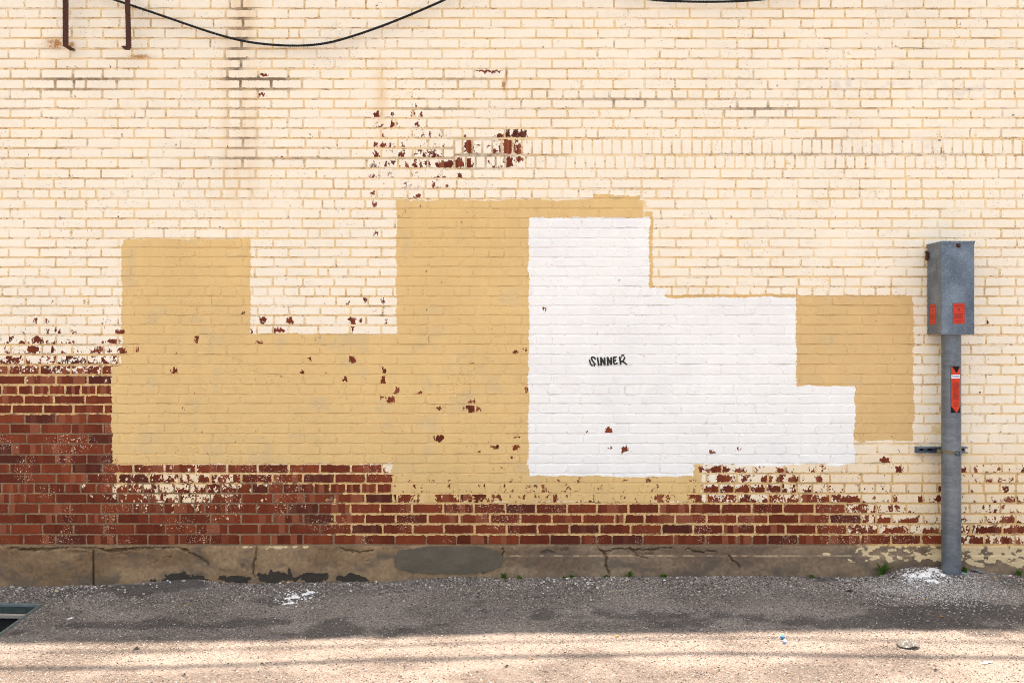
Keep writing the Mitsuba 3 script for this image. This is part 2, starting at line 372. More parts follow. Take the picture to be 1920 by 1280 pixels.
def brick_mesh(k, u0, u1, v0, v1, head, flat):
    jx, jz = .0036 + .0016 * rng.random(2), .0040 + .0014 * rng.random(2)
    x0, x1 = WX(u0) + jx[0], WX(u1) - jx[1]
    z0, z1 = WZ(v1) + jz[0], WZ(v0) - jz[1]
    c = .003 + .005 * rng.random(4) ** 2
    if rng.random() < .2: c[rng.integers(4)] += .008
    w = rng.normal(0, .0007, 10)
    xm = (x0 + x1) / 2 + rng.normal(0, .02) * (x1 - x0)
    ring = np.array([(x0 + c[0], z0 + w[0]), (xm, z0 + w[1] * 1.4), (x1 - c[1], z0 + w[2]), (x1 + w[3], z0 + c[1] * .8), (x1 + w[4], z1 - c[2] * .8), (x1 - c[2], z1 + w[5]),
                     (xm, z1 + w[6] * 1.4), (x0 + c[3], z1 + w[7]), (x0 + w[8], z1 - c[3] * .8), (x0 + w[9], z0 + c[0] * .8)])
    ctr = np.array([(x0 + x1) / 2, (z0 + z1) / 2])
    ch = .0026
    inner = ring + np.clip(ctr - ring, -ch, ch)
    yf = 0.0 if flat else float(rng.normal(0, .0007))
    tx, tz = (0, 0) if flat else rng.normal(0, .004, 2) * [1, 1.6]
    def lift(r, dy): return np.c_[r[:, 0], yf + dy + tx * (r[:, 0] - ctr[0]) + tz * (r[:, 1] - ctr[1]), r[:, 1]]
    v = np.vstack([lift(inner, 0), lift(ring, .0030), np.c_[ring[:, 0], np.full(10, .05), ring[:, 1]]])
    f = [(0, j, j + 1) for j in range(1, 9)]
    for a in (0, 10):
        for j in range(10):
            q = (j + 1) % 10
            f += [(a + j, a + 10 + j, a + 10 + q), (a + j, a + 10 + q, a + q)]
    L = wear((u0 + u1) / 2, (v0 + v1) / 2)
    lev = int(round(np.clip(L, 0, 1) * 40))
    lu, lv = np.clip((v[:, 0] - x0) / (x1 - x0), .004, .996), np.clip((v[:, 2] - z0) / (z1 - z0), .004, .996)
    bid = (k % 120) * 4 + (3 if head else int(rng.integers(0, 3)))
    return v, np.array(f), np.c_[bid + lu, lev + lv], L

building = thing('brick_building', 'cream painted brick wall with tan and white cover-up patches, peeling to red brick below', 'brick wall')
# mortar bed: one rough sheet just behind the brick faces
gx, gz = np.arange(WX(U0), WX(U1) + .001, .0125), np.arange(WZ(J[-1]) - .012, TOPZ + .004, .0056)
X, Z = np.meshgrid(gx, gz, indexing='ij')
jz = np.array([WZ(v) for v in J])[::-1]
cell = np.clip(np.searchsorted(jz, Z) - 1, 0, len(jz) - 2)
fr = (Z - jz[cell]) / (jz[cell + 1] - jz[cell])
q = np.stack([X, Z, 0 * X], -1)
bed = .0038 + .0044 * (meshkit.fbm(q * [26, 34, 1], 3, 11) - .45)
perp = .0020 + .0052 * (meshkit.fbm(q * [38, 30, 1], 3, 12) - .42)
Y = np.where(np.abs(fr - .5) < .33, perp, bed)
Y = np.maximum(Y, .0019) + .0012 * (meshkit.noise(q * 160, 13) - .5)
def grid_faces(nx, nz):
    i = (np.arange(nx - 1)[:, None] * nz + np.arange(nz - 1)[None]).ravel()
    return np.vstack([np.c_[i, i + nz, i + nz + 1], np.c_[i, i + nz + 1, i + 1]])
wall = obj('wall', mikit.ply((np.stack([X, Y, Z], -1).reshape(-1, 3), grid_faces(*X.shape)), 'mortar_surface', smooth=True), building,
           label='mortar bed of the brick wall under worn cream paint')
built, rest = [], []
for k, (u0, u1, v0, v1, head) in enumerate(bricks):
    flat = u1 > 1090 and u0 < 1190 and 640 < v0 < 690
    v, f, uv, L = brick_mesh(k, u0, u1, v0, v1, head, flat)
    vis = max(0, min(u1, 1920) - max(u0, 0)) * max(0, min(v1, 1280) - max(v0, 0))
    built.append((vis * (1 + .25 * (L > .6)), v, f, uv))
order = sorted(range(len(built)), key=lambda i: -built[i][0])
single = set(order[:300])
for i in sorted(single):
    _, v, f, uv = built[i]
    obj('brick', mikit.ply((v, f), 'brick_surface', uv=uv), wall)
vs, fs, us, n = [], [], [], 0
for i, (_, v, f, uv) in enumerate(built):
    if i in single: continue
    vs.append(v); fs.append(f + n); us.append(uv); n += len(v)
obj('brickwork', mikit.ply((np.vstack(vs), np.vstack(fs)), 'brick_surface', uv=np.vstack(us)), wall, label='painted bricks laid in common bond with rowlock courses', kind='stuff')

# the rest of the building, out of frame: backing, side walls, roof, stepped parapet with stone coping
mat('plain_brick', proc(lambda p, n, uv: mix((.20, .045, .03), (.26, .10, .06), noise(p.x * 6, p.y * 6, p.z * 15))), .85)
mat('tar_roof', (.06, .058, .055), .9)
mat('coping_stone', proc(lambda p, n, uv: mix((.34, .31, .27), (.24, .22, .19), fbm(p.x * 5, p.y * 9, p.z * 9))), .85)
obj('backing', mikit.ply(rbox(-5.75, 5.75, .02, 9.0, -.3, TOPZ - .35, .01), 'plain_brick'), building)
obj('side_wing', mikit.ply(rbox(-14, -5.752, .02, 9.0, -.3, TOPZ + .10, .01), 'plain_brick'), building)
obj('side_wing', mikit.ply(rbox(5.752, 14, .02, 9.0, -.3, TOPZ + .02, .01), 'plain_brick'), building)
obj('roof', mikit.ply(rbox(-5.7, 5.7, .3, 8.9, TOPZ - .345, TOPZ - .30, .005), 'tar_roof'), building)
STEP = -.05
obj('parapet', mikit.ply(rbox(-5.748, STEP, .022, .30, TOPZ - .34, TOPZ + .10, .004), 'plain_brick'), building)
obj('parapet', mikit.ply(rbox(STEP + .003, 5.748, .024, .30, TOPZ - .34, TOPZ + .0, .004), 'plain_brick'), building)
for (xa, xb, top) in ((-5.75, STEP, .10), (STEP + .003, 5.75, .0)):
    e = np.linspace(xa, xb, 8)
    for k in range(7):
        dz = rng.normal(0, .006)
        obj('coping_stone', mikit.ply(rbox(e[k] + .003, e[k + 1] - .003, -.035 + rng.normal(0, .004), .33, TOPZ + top + .004 + dz, TOPZ + top + .075 + dz, .008), 'coping_stone'), building)

# ------------------------------------------------------------------ foundation: cracked concrete blocks
CRACKS = [([(20, 1026), (70, 1030), (90, 1027), (130, 1024), (180, 1026), (210, 1032), (260, 1027), (330, 1025), (350, 1029)], 2.48, 0.032),
          ([(350, 1030), (368, 1040), (385, 1050), (392, 1060)], 1.55, 0.020), ([(480, 1024), (482, 1040), (474, 1060), (478, 1080)], 1.74, 0.024),
          ([(640, 1028), (668, 1034), (700, 1030)], 1.55, 0.020),
          ([(941, 1022), (943, 1035), (936, 1050), (922, 1063), (905, 1073)], 1.24, 0.022),
          ([(1120, 1024), (1132, 1034), (1138, 1046), (1136, 1058), (1142, 1075)], 1.98, 0.028), ([(1132, 1034), (1160, 1028), (1210, 1030), (1260, 1026)], 1.18, 0.020),
          ([(1285, 1028), (1310, 1034), (1340, 1032)], 1.36, 0.022), ([(1366, 1040), (1378, 1052), (1386, 1062)], 1.55, 0.020),
          ([(1180, 1026), (1195, 1040), (1215, 1046)], 1.24, 0.018)]
PITS = [(118, 1054, 4, 2.5, .009), (152, 1050, 6, 2.5, .006), (160, 1070, 3, 2, .008), (320, 1045, 5, 2.2, .01), (295, 1052, 3, 2, .007), (390, 1052, 7, 4, .008), (1025, 1036, 12, 5, .014),
        (1215, 1040, 9, 4, .010), (1060, 1030, 6, 3, .007), (455, 1060, 3, 6, .010), (690, 1050, 3, 2, .006), (150, 1034, 14, 3, .008), (225, 1038, 12, 4, .007)]
def seg_dist(px, pz, pts):
    d = np.full(px.shape, 9.0)
    P = np.array([(WX(u), WZ(v)) for u, v in pts])
    for a, b in zip(P[:-1], P[1:]):
        t = np.clip(((px - a[0]) * (b[0] - a[0]) + (pz - a[1]) * (b[1] - a[1])) / ((b - a) @ (b - a)), 0, 1)
        d = np.minimum(d, np.hypot(px - a[0] - t * (b[0] - a[0]), pz - a[1] - t * (b[1] - a[1])))
    return d
FTOP = WZ(1022.2)
def foundation_block(xa, xb, step=.0055):
    xs = np.linspace(xa, xb, max(3, int((xb - xa) / step)))
    zs = np.r_[np.arange(-.20, FTOP - .004, .0045), FTOP]
    X, Z = np.meshgrid(xs, zs, indexing='ij')
    q = np.stack([X, Z, 0 * X], -1)
    y = -.016 + (meshkit.fbm(q * 9, 3, 21) - .5) * .008 + (meshkit.fbm(q * 70, 3, 22) - .5) * .0030
    led = 1 / (1 + np.exp(-(X - WX(925)) / .01))
    zl = WZ(1041) + .004 * (meshkit.fbm(q * [14, 0, 0], 3, 23) - .5)
    y += led * .0075 / (1 + np.exp(-(Z - zl) / .0012))
    wx = X + .030 * (meshkit.fbm(q * 42, 4, 24) - .5); wz = Z + .030 * (meshkit.fbm(q * 42, 4, 25) - .5)
    for pts, w, dep in CRACKS:
        y += dep * np.exp(-(seg_dist(wx, wz, pts) / (w * S * .9 * (.5 + meshkit.noise(q * 22, 27)))) ** 4)
    for u, v, ru, rv, dep in PITS:
        y += dep * np.exp(-(((wx - WX(u)) / (ru * S)) ** 2 + ((wz - WZ(v)) / (rv * S)) ** 2) ** 2)
    rag = FTOP - .010 * meshkit.fbm(q * [22, 0, 0], 3, 26)
    y += .010 * np.clip((Z - rag) / .010, 0, 1)                       # crumbled upper arris
    y[:, -1] = .03
    edge = np.minimum(X - xa, xb - X)
    y += .004 * np.exp(-(edge / .002) ** 2)
    v = np.stack([X, y, Z], -1)
    v[0, :, 1] = .02; v[-1, :, 1] = .02
    v[0, :, 0] += .0005
    return v.reshape(-1, 3), grid_faces(*X.shape)

def foundation_color(p, n, uv):
    x, z = p.x, p.z
    a = fbm(x * 3.2, z * 8, 1.0, 4)
    b = fbm(x * 60, z * 60, 2.0, 3)
    right = smoothstep(WX(880), WX(1000), x)
    c = mix(mix((.16, .100, .055), (.25, .165, .095), smoothstep(.3, .7, a)), mix((.135, .092, .062), (.215, .152, .10), smoothstep(.3, .7, a)), right)
    c = c * (.88 + .80 * b)
    c = mix(c, (.10, .085, .07), smoothstep(.45, .85, fbm(x * 9, z * 16, 4.0, 5)) * .7)
    # tar smears at the foot
    n1 = fbm(x * 24, z * 24, 6.0, 3)
    tar = dr.maximum(dr.maximum(gauss(x, z, 520, 1080, 42, 16), gauss(x, z, 590, 1082, 40, 12)), dr.maximum(gauss(x, z, 440, 1084, 40, 9), dr.maximum(gauss(x, z, 340, 1086, 60, 16), gauss(x, z, 660, 1083, 40, 10))))
    c = mix(c, (.028, .027, .026), smoothstep(.50, .56, tar + (n1 - .5) * .9) * .9)
    # what is left of the cream paint at the right
    n2 = fbm(x * 26, z * 44, 7.0, 4)
    pr = smoothstep(WX(1480), WX(1680), x) * smoothstep(WZ(1062), WZ(1046), z)
    pr = dr.maximum(pr * .50, dr.maximum(smoothstep(WX(1790), WX(1815), x) * smoothstep(WZ(1072), WZ(1050), z) * .60, .62 * gauss(x, z, 1550, 1038, 16, 6)))
    pr = dr.maximum(pr, .46 * smoothstep(WX(700), WX(520), x) * smoothstep(WX(380), WX(520), x) * smoothstep(WZ(1032), WZ(1024), z))
    c = mix(c, (.72, .56, .33), smoothstep(.0, .03, pr - n2 * .92 + .0) * .9)
    lip = smoothstep(WX(925), WX(945), x) * (1 - smoothstep(.0015, .004, dr.abs(z - WZ(1040.6)))) * smoothstep(.35, .6, noise(x * 30, 0, 9.0))
    return mix(c, (.50, .38, .25), lip * .7)
mat('foundation_concrete', proc(foundation_color), .9, spec=.25)
bumped('foundation_surface', scene.pop('foundation_concrete'), lambda p, n, uv: fbm(p.x * 80, p.z * 90, 3.0, 4) * 1.4 + .6 * noise(p.x * 300, p.z * 300), .0030)
g = .0012
for (xa, xb, txt, st) in ((WX(U0), WX(177) - g, 'smooth brown concrete foundation block at the left end', .0055), (WX(177) + g, WX(U1), 'long cracked concrete foundation with flaking cream paint at the right', .0058)):
    blk = obj('foundation_block', mikit.ply(foundation_block(xa, xb, st), 'foundation_surface', smooth=True), building, label=txt)
ang = np.linspace(0, 2 * np.pi, 90, endpoint=False)
pu = 840 + 101 * np.sign(np.cos(ang)) * np.abs(np.cos(ang)) ** .62; pv = 1048 + 24.5 * np.sign(np.sin(ang)) * np.abs(np.sin(ang)) ** .7
pu = pu + 2.2 * (meshkit.fbm(np.c_[np.cos(ang) * 3, np.sin(ang) * 3, 0 * ang], 4, 31) - .5) * 7; pv = pv + 2.5 * (meshkit.fbm(np.c_[np.cos(ang) * 3, np.sin(ang) * 3, 0 * ang + 5], 4, 32) - .5) * 3.5
patch = trimesh.creation.extrude_polygon(Polygon([(WX(a), WZ(b)) for a, b in zip(pu, pv)]), .012)
pv_ = patch.vertices
patch = trimesh.Trimesh(np.c_[pv_[:, 0], -.0125 - pv_[:, 2], pv_[:, 1]], patch.faces, process=False)
mat('patch_mortar', proc(lambda p, n, uv: mix((.100, .082, .060), (.160, .132, .098), fbm(p.x * 9, p.z * 22, 2.0, 4)) * (.8 + .4 * fbm(p.x * 120, p.z * 120))), .9, spec=.25)
bumped('patch_surface', scene.pop('patch_mortar'), lambda p, n, uv: fbm(p.x * 50, p.z * 120, 3.0, 3) + .4 * noise(p.x * 380, p.z * 380), .0022)
obj('repair_patch', mikit.ply(patch, 'patch_surface'), blk, label='dark grey cement repair patch with rounded ends')

# ------------------------------------------------------------------ handwritten word
STROKES = [([(300, 380), (320, 480), (355, 550), (395, 580)], 21), ([(500, 345), (470, 298), (430, 275), (385, 278), (362, 320), (400, 400), (450, 470), (485, 530), (465, 580)], 23),
           ([(585, 300), (600, 420), (625, 558)], 24), ([(712, 555), (706, 300), (840, 540), (838, 312)], 27), ([(955, 555), (945, 292), (1070, 530), (1075, 302)], 26),
           ([(1245, 275), (1165, 285), (1168, 480), (1205, 530), (1285, 495)], 24), ([(1180, 415), (1215, 405), (1242, 375)], 20),
           ([(1376, 285), (1400, 400), (1415, 520)], 26), ([(1376, 282), (1440, 285)], 20), ([(1550, 280), (1552, 335), (1500, 410), (1445, 432)], 22), ([(1445, 430), (1540, 462), (1630, 535)], 22), ([(1458, 212), (1518, 212)], 22)]
word = unary_union([LineString([(WX(1090 + a / 19.2), WZ(655 + b / 19.2)) for a, b in pts]).buffer(w * 1.28 / 19.2 * S, 6) for pts, w in STROKES])
wm = cat_meshes([trimesh.creation.extrude_polygon(gm, .0006, engine='earcut') for gm in getattr(word, 'geoms', [word])])
mat('black_marker', (.012, .012, .013), .5)
obj('graffiti_word', mikit.ply((np.c_[wm[0][:, 0], -.0008 - wm[0][:, 2] * 1.6, wm[0][:, 1]], wm[1]), 'black_marker'), wall, label='black handwritten word SINNER on the white patch')

# ------------------------------------------------------------------ ground with the opening for the drain pit
C1, E1, R1 = G(80, 1133), G(0, 1190.5), G(0, 1131.6)
kx, ky = (E1[0] - C1[0]) / (E1[1] - C1[1]), (R1[1] - C1[1]) / (R1[0] - C1[0])
PW, PD = .95, .80                                                       # the pit reaches this far left and towards the viewer
def axis(lo, hi, step, far_lo, far_hi, extra):
    a = np.arange(lo, hi + step / 2, step)
    left, right, s = [], [], step
    x = lo
    while x > far_lo: s *= 1.22; x -= s; left.append(max(x, far_lo))
    s, x = step, hi
    while x < far_hi: s *= 1.22; x += s; right.append(min(x, far_hi))
    a = np.r_[left[::-1], a, right]
    for e in extra: a = a[np.abs(a - e) > step * .55]
    return np.unique(np.r_[a, extra])
ux = axis(-3.75, 3.75, .0125, -90, 90, [C1[0] - PW, C1[0]])
uy = axis(-2.35, .03, .0105, -120, 9, [C1[1] - PD, C1[1]])
def shear(U, V):
    w = np.exp(-np.maximum(np.maximum(U - C1[0] - .05, C1[0] - PW - .05 - U), 0) / .4) * np.exp(-np.maximum(np.maximum(V - C1[1] - .05, C1[1] - PD - .05 - V), 0) / .25)
    return U + kx * (V - C1[1]) * w, V + ky * (U - C1[0]) * w
U, V = np.meshgrid(ux, uy, indexing='ij')
GX, GY = shear(U, V)
GZ = ground_z(GX, GY)
rim = np.maximum(np.maximum(U - C1[0], C1[0] - PW - U), np.maximum(V - C1[1], C1[1] - PD - V))
PZ = float(ground_z(C1[0], C1[1]))
flat = np.exp(-(np.maximum(rim, 0) / .06) ** 2)
GZ = GZ * (1 - flat) + (PZ + (GX - C1[0]) * .004) * flat
f = grid_faces(*GX.shape)
cu = U.ravel()[f].mean(1); cv = V.ravel()[f].mean(1)
f = f[~((cu > C1[0] - PW) & (cu < C1[0]) & (cv > C1[1] - PD) & (cv < C1[1]))]

def gell(p, u, v, rx, ry):
    c = G(u, v)
    return dr.exp(-(dr.square((p.x - float(c[0])) / rx) + dr.square((p.y - float(c[1])) / ry)))
ZONES = [((250, 1104), .55, .16, .9), ((330, 1096), .30, .12, .95), ((300, 1172), .9, .15, .7), ((640, 1182), .8, .16, .6), ((1790, 1150), .60, .34, .85), ((1650, 1168), .45, .22, .7), ((1100, 1152), .7, .20, .62),
         ((860, 1118), .5, .14, .5), ((520, 1128), .6, .14, .5), ((1400, 1165), .6, .15, .5), ((170, 1140), .35, .15, .4), ((1905, 1150), .4, .35, .7), ((1560, 1085), .5, .07, .4)]
ZC = [(gz, rx, ry, a) for gz, rx, ry, a in ZONES]
def ground_color(p, n, uv):
    x, y = p.x, p.y
    q = fbm(x * 5, y * 5, 1.0, 4)
    m = mi.Float(0)
    for (c, rx, ry, a) in ZC: m = dr.maximum(m, a * gell(p, c[0], c[1], rx, ry))
    asphalt = smoothstep(.36, .56, m + (q - .5) * 1.15)
    d1, s1, r1 = voronoi(x * 88 + 2 * noise(x * 40, y * 40), y * 88)
    d2, s2, r2 = voronoi(x * 190, y * 190 + 9)
    fine = noise(x * 520, y * 520, 2.0)
    dust = mix((.112, .094, .084), (.245, .210, .190), smoothstep(.3, .7, fbm(x * 2.6, y * 4, 4.0, 4)))
    tone1 = mix((.036, .031, .031), (.50, .455, .42), r1 * r1 * r1)
    tone1 = mix(tone1, (.30, .20, .12), smoothstep(.78, .8, cell_rand(r1 * 997, 3)) * .6)
    tone2 = mix((.05, .043, .042), (.40, .36, .335), r2 * r2)
    show1 = smoothstep(.45, .30, d1) * smoothstep(.42, .52, cell_rand(r1 * 977, 1))
    c = mix(dust, tone2, smoothstep(.60, .35, d2) * (.75 - .3 * smoothstep(-.9, -1.5, y)))
    front = smoothstep(-.9, -1.5, y)                        # speckle faded over the sunlit strip: bright-sun wash-out put into the colour
    c = mix(c, tone1, show1 * (.9 - .4 * front))
    c = mix(c, mix((.036, .033, .034), c, .28), asphalt * .85)
    c = c * (.78 + .44 * fine)
    black = smoothstep(.965, .97, cell_rand(dr.floor(x * 70), dr.floor(y * 70))) * smoothstep(.4, .25, d1)
    c = mix(c, (.035, .03, .028), black)
    far = smoothstep(6.0, 14.0, dr.sqrt(x * x + y * y))
    return mix(c, (.17, .15, .135), far * .8)
def ground_bump(p, n, uv):
    x, y = p.x, p.y
    d1, s1, r1 = voronoi(x * 88 + 2 * noise(x * 40, y * 40), y * 88)
    d2, s2, r2 = voronoi(x * 190, y * 190 + 9)
    return smoothstep(.55, .15, d1) * r1 * 1.3 + smoothstep(.55, .15, d2) * .55 + fbm(x * 60, y * 60, 3.0, 3) * 1.2
mat('ground_grit', proc(ground_color), .92, spec=.25)
bumped('ground_surface', scene.pop('ground_grit'), ground_bump, .0034)
obj('ground', mikit.ply((np.stack([GX, GY, GZ], -1).reshape(-1, 3), f), 'ground_surface', smooth=True), label='worn asphalt alley strewn with grit', kind='structure')

# loose stones: one mesh of many, a colour of its own for each
ICO = trimesh.creation.icosahedron()
def stones(P, size, color, squash=.6):
    n = len(P)
    v = ICO.vertices[None] * (1 + .35 * (rng.random((n, 12, 1)) - .5))
    v = v * size[:, None, None] * (np.array([1, .75, squash]) * (1 + .3 * (rng.random((n, 1, 3)) - .5)))
    a = rng.random(n) * 2 * np.pi; b = rng.normal(0, .35, n)
    ca, sa, cb, sb = np.cos(a), np.sin(a), np.cos(b), np.sin(b)
    v = np.stack([v[..., 0], v[..., 1] * cb[:, None] - v[..., 2] * sb[:, None], v[..., 1] * sb[:, None] + v[..., 2] * cb[:, None]], -1)
    v = np.stack([v[..., 0] * ca[:, None] - v[..., 1] * sa[:, None], v[..., 0] * sa[:, None] + v[..., 1] * ca[:, None], v[..., 2]], -1)
    v = v + P[:, None]
    f = ICO.faces[None] + 12 * np.arange(n)[:, None, None]
    return v.reshape(-1, 3), f.reshape(-1, 3), np.repeat(color, 12, 0)
def stone_colors(n, light=0.0):
    pal = np.array([(.10, .086, .082), (.16, .135, .125), (.24, .21, .19), (.33, .295, .27), (.20, .15, .11), (.055, .05, .048), (.44, .40, .36), (.30, .22, .15)])
    c = pal[rng.choice(len(pal), n, p=[.20, .16, .12, .15, .06, .12, .17, .02])] * (.75 + .5 * rng.random((n, 1)))
    return np.clip(c * (1 + light), 0, .75)
def in_pit(x, y):
    u, v = x - kx * (y - C1[1]), y - ky * (x - C1[0])
    return (u > C1[0] - PW - .02) & (u < C1[0] + .02) & (v > C1[1] - PD - .02) & (v < C1[1] + .02)
def scatter(n, x0, x1, dens):
    x = rng.uniform(x0, x1, n); y = dens(n)
    ok = ~in_pit(x, y) & (y < -.022)
    return x[ok], y[ok]
xa, ya = scatter(24000, -3.7, 3.7, lambda n: -.02 - np.abs(rng.normal(0, .27, n)))
keep = meshkit.fbm(np.c_[xa * 2.0, ya * 3, 0 * xa], 3, 41) + .15 * (xa < -2.2) + .1 * np.exp(-((xa - .4) / .6) ** 2) > .44
xa, ya = xa[keep], ya[keep]
xb, yb = scatter(30000, -3.4, 3.4, lambda n: -rng.uniform(.05, 2.1, n))
x, y = np.r_[xa, xb], np.r_[ya, yb]
tarry = np.exp(-(((x - G(290, 1096)[0]) / .33) ** 2 + ((y - G(290, 1100)[1]) / .17) ** 2)) > .35
na = int((~tarry[:len(xa)]).sum()); xa, xb = xa[:na], xb[:int((~tarry[len(xa):]).sum())]; x, y = x[~tarry], y[~tarry]
size = np.r_[.0028 + .0042 * rng.random(len(xa)) ** 2.0 + .004 * (rng.random(len(xa)) > .96), .0020 + .0038 * rng.random(len(xb)) ** 2.2]
v_, f_, c_ = stones(np.c_[x, y, ground_z(x, y) + size * .25], size, stone_colors(len(x)))
xc, yc = scatter(1500, -3.6, 3.6, lambda n: -.03 - np.abs(rng.normal(0, .17, n)))
kp = rng.random(len(xc)) < .25 + .75 * (np.exp(-((xc + 3.0) / .5) ** 2) + np.exp(-((xc - .3) / .9) ** 2))
xc, yc = xc[kp], yc[kp]
sc = .005 + .006 * rng.random(len(xc)) ** 2
v2_, f2_, c2_ = stones(np.c_[xc, yc, ground_z(xc, yc) + sc * .3], sc, stone_colors(len(xc), .7))
v_, f_, c_ = np.vstack([v_, v2_]), np.vstack([f_, f2_ + len(v_)]), np.vstack([c_, c2_])
mat('stone_tint', {'type': 'mesh_attribute', 'name': 'vertex_color'}, .9, spec=.25)
obj('gravel', mikit.ply((v_, f_), 'stone_tint', color=c_), label='loose grey and brown gravel along the foot of the wall', cat='gravel', kind='stuff')
c0 = G(1745, 1092)
n = 5200
x = c0[0] + rng.normal(0, .23, n); y = c0[1] - .04 + rng.normal(0, .17, n)
skip = (np.hypot(x - 2.905, y + .118) < .063) | (y > -.03)
x, y = x[~skip], y[~skip]
size = .0024 + .0040 * rng.random(len(x)) ** 1.6
v_, f_, c_ = stones(np.c_[x, y, ground_z(x, y) + size * .4], size, np.clip(np.array([(.50, .47, .46)]) * (.35 + .95 * rng.random((len(x), 1))), 0, .75))
obj('pale_gravel', mikit.ply((v_, f_), 'stone_tint', color=c_), label='patch of whitish crushed gravel heaped around the foot of the grey pole', cat='gravel', kind='stuff')

# ------------------------------------------------------------------ drain pit
mat('pit_steel', proc(lambda p, n, uv: mix((.12, .17, .18), (.20, .23, .235), fbm(p.x * 30, p.y * 30, p.z * 30))), .55, .5)
mat('pit_concrete', proc(lambda p, n, uv: mix((.05, .06, .052), (.09, .095, .085), fbm(p.x * 15, p.y * 15, p.z * 15))), .9)
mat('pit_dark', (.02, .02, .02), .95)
pit = thing('drain_pit', 'open rectangular drain pit with a blue-grey steel frame sunk in the alley', 'drain')
def pit_bar(u0, u1, v0, v1, z0, z1):
    m = rbox(u0, u1, v0, v1, z0, z1, .0015)
    a, b = m.vertices[:, 0], m.vertices[:, 1]
    m.vertices = np.c_[a + kx * (b - C1[1]), b + ky * (a - C1[0]), m.vertices[:, 2]]
    return m
t = .016
def pit_ring(z0, z1, g, tt):
    return cat_meshes([pit_bar(C1[0] - PW - g, C1[0] + g, C1[1] - tt, C1[1] + g, z0, z1), pit_bar(C1[0] - PW - g, C1[0] + g, C1[1] - PD - g, C1[1] - PD + tt, z0, z1 - .0005),
                       pit_bar(C1[0] - tt, C1[0] + g, C1[1] - PD + tt, C1[1] - tt, z0, z1), pit_bar(C1[0] - PW - g, C1[0] - PW + tt, C1[1] - PD + tt, C1[1] - tt, z0, z1)])
obj('frame', mikit.ply(pit_ring(PZ - .012, PZ + .006, .003, t), 'pit_steel'), pit)
mat('pit_green', proc(lambda p, n, uv: mix((.022, .034, .032), (.06, .085, .08), fbm(p.x * 18, p.y * 30, p.z * 45))), .7, .3)
obj('frame_skirt', mikit.ply(pit_ring(PZ - .053, PZ - .0125, .001, t - .002), 'pit_green'), pit, label='dark green skirt of the frame')
obj('ledge', mikit.ply(pit_bar(C1[0] - PW + t, C1[0] - t, C1[1] - t - .03, C1[1] - t - .0005, PZ - .075, PZ - .054), 'coping_stone'), pit, label='pale concrete ledge below the frame')
walls = cat_meshes([pit_bar(C1[0] - PW - .06, C1[0] + .06, C1[1] - t, C1[1] + .06, PZ - .75, PZ - .078), pit_bar(C1[0] - PW - .06, C1[0] + .06, C1[1] - PD - .06, C1[1] - PD + t, PZ - .75, PZ - .078),
                    pit_bar(C1[0] - t, C1[0] + .06, C1[1] - PD + t, C1[1] - t, PZ - .75, PZ - .078), pit_bar(C1[0] - PW - .06, C1[0] - PW + t, C1[1] - PD + t, C1[1] - t, PZ - .75, PZ - .078)])
obj('pit_wall', mikit.ply(walls, 'pit_dark'), pit)
obj('pit_floor', mikit.ply(pit_bar(C1[0] - PW - .06, C1[0] + .06, C1[1] - PD - .06, C1[1] + .06, PZ - .80, PZ - .752), 'pit_dark'), pit)

# ------------------------------------------------------------------ cable riser: pipe, cabinet, labels, bracket
def galvanized(k, lo, hi, sp=130.0):
    def fn(p, n, uv):
        a = p.x + p.y
        _, _, r = voronoi(a * sp + 2.0 * noise(a * 90, p.z * 90), p.z * sp)
        _, _, r2 = voronoi(a * sp * 2.1, p.z * sp * 2.1 + 5)
        f = fbm(a * 9, p.z * 7, 3.0, 3)
        return mix(lo, hi, dr.clip(.42 * r * r + .30 * r2 * r2 + .08 + 1.1 * (f - .34), 0, 1))
    mat(k, proc(fn), .42, .55, .5)
galvanized('galvanized_sheet', (.085, .108, .140), (.225, .27, .33))
galvanized('galvanized_pipe', (.105, .124, .15), (.21, .235, .27), 60.0)
galvanized('galvanized_strut', (.08, .105, .145), (.15, .185, .24))
mat('rust', proc(lambda p, n, uv: mix((.024, .011, .008), (.105, .034, .017), fbm(p.x * 90, p.y * 90, p.z * 60, 3))), .8, .1)
mat('orange_vinyl', proc(lambda p, n, uv: mix((.60, .034, .004), (.52, .028, .006), noise(p.x * 40, p.y * 40, p.z * 40))), .4)
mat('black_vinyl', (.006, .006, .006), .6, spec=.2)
mat('print_black', (.03, .005, .003), .5)
mat('white_vinyl', (.78, .78, .80), .4)
mat('print_blue', (.03, .07, .30), .5)
mat('faded_label', proc(lambda p, n, uv: mix((.10, .115, .135), (.19, .205, .225), smoothstep(.45, .6, noise(p.y * 60, p.z * 330)) * smoothstep(.2, .35, noise(p.y * 14, p.z * 9)))), .6)
mat('dirty_steel', proc(lambda p, n, uv: mix((.13, .105, .06), (.24, .21, .14), fbm(p.x * 60, p.y * 60, p.z * 60))), .6, .4)

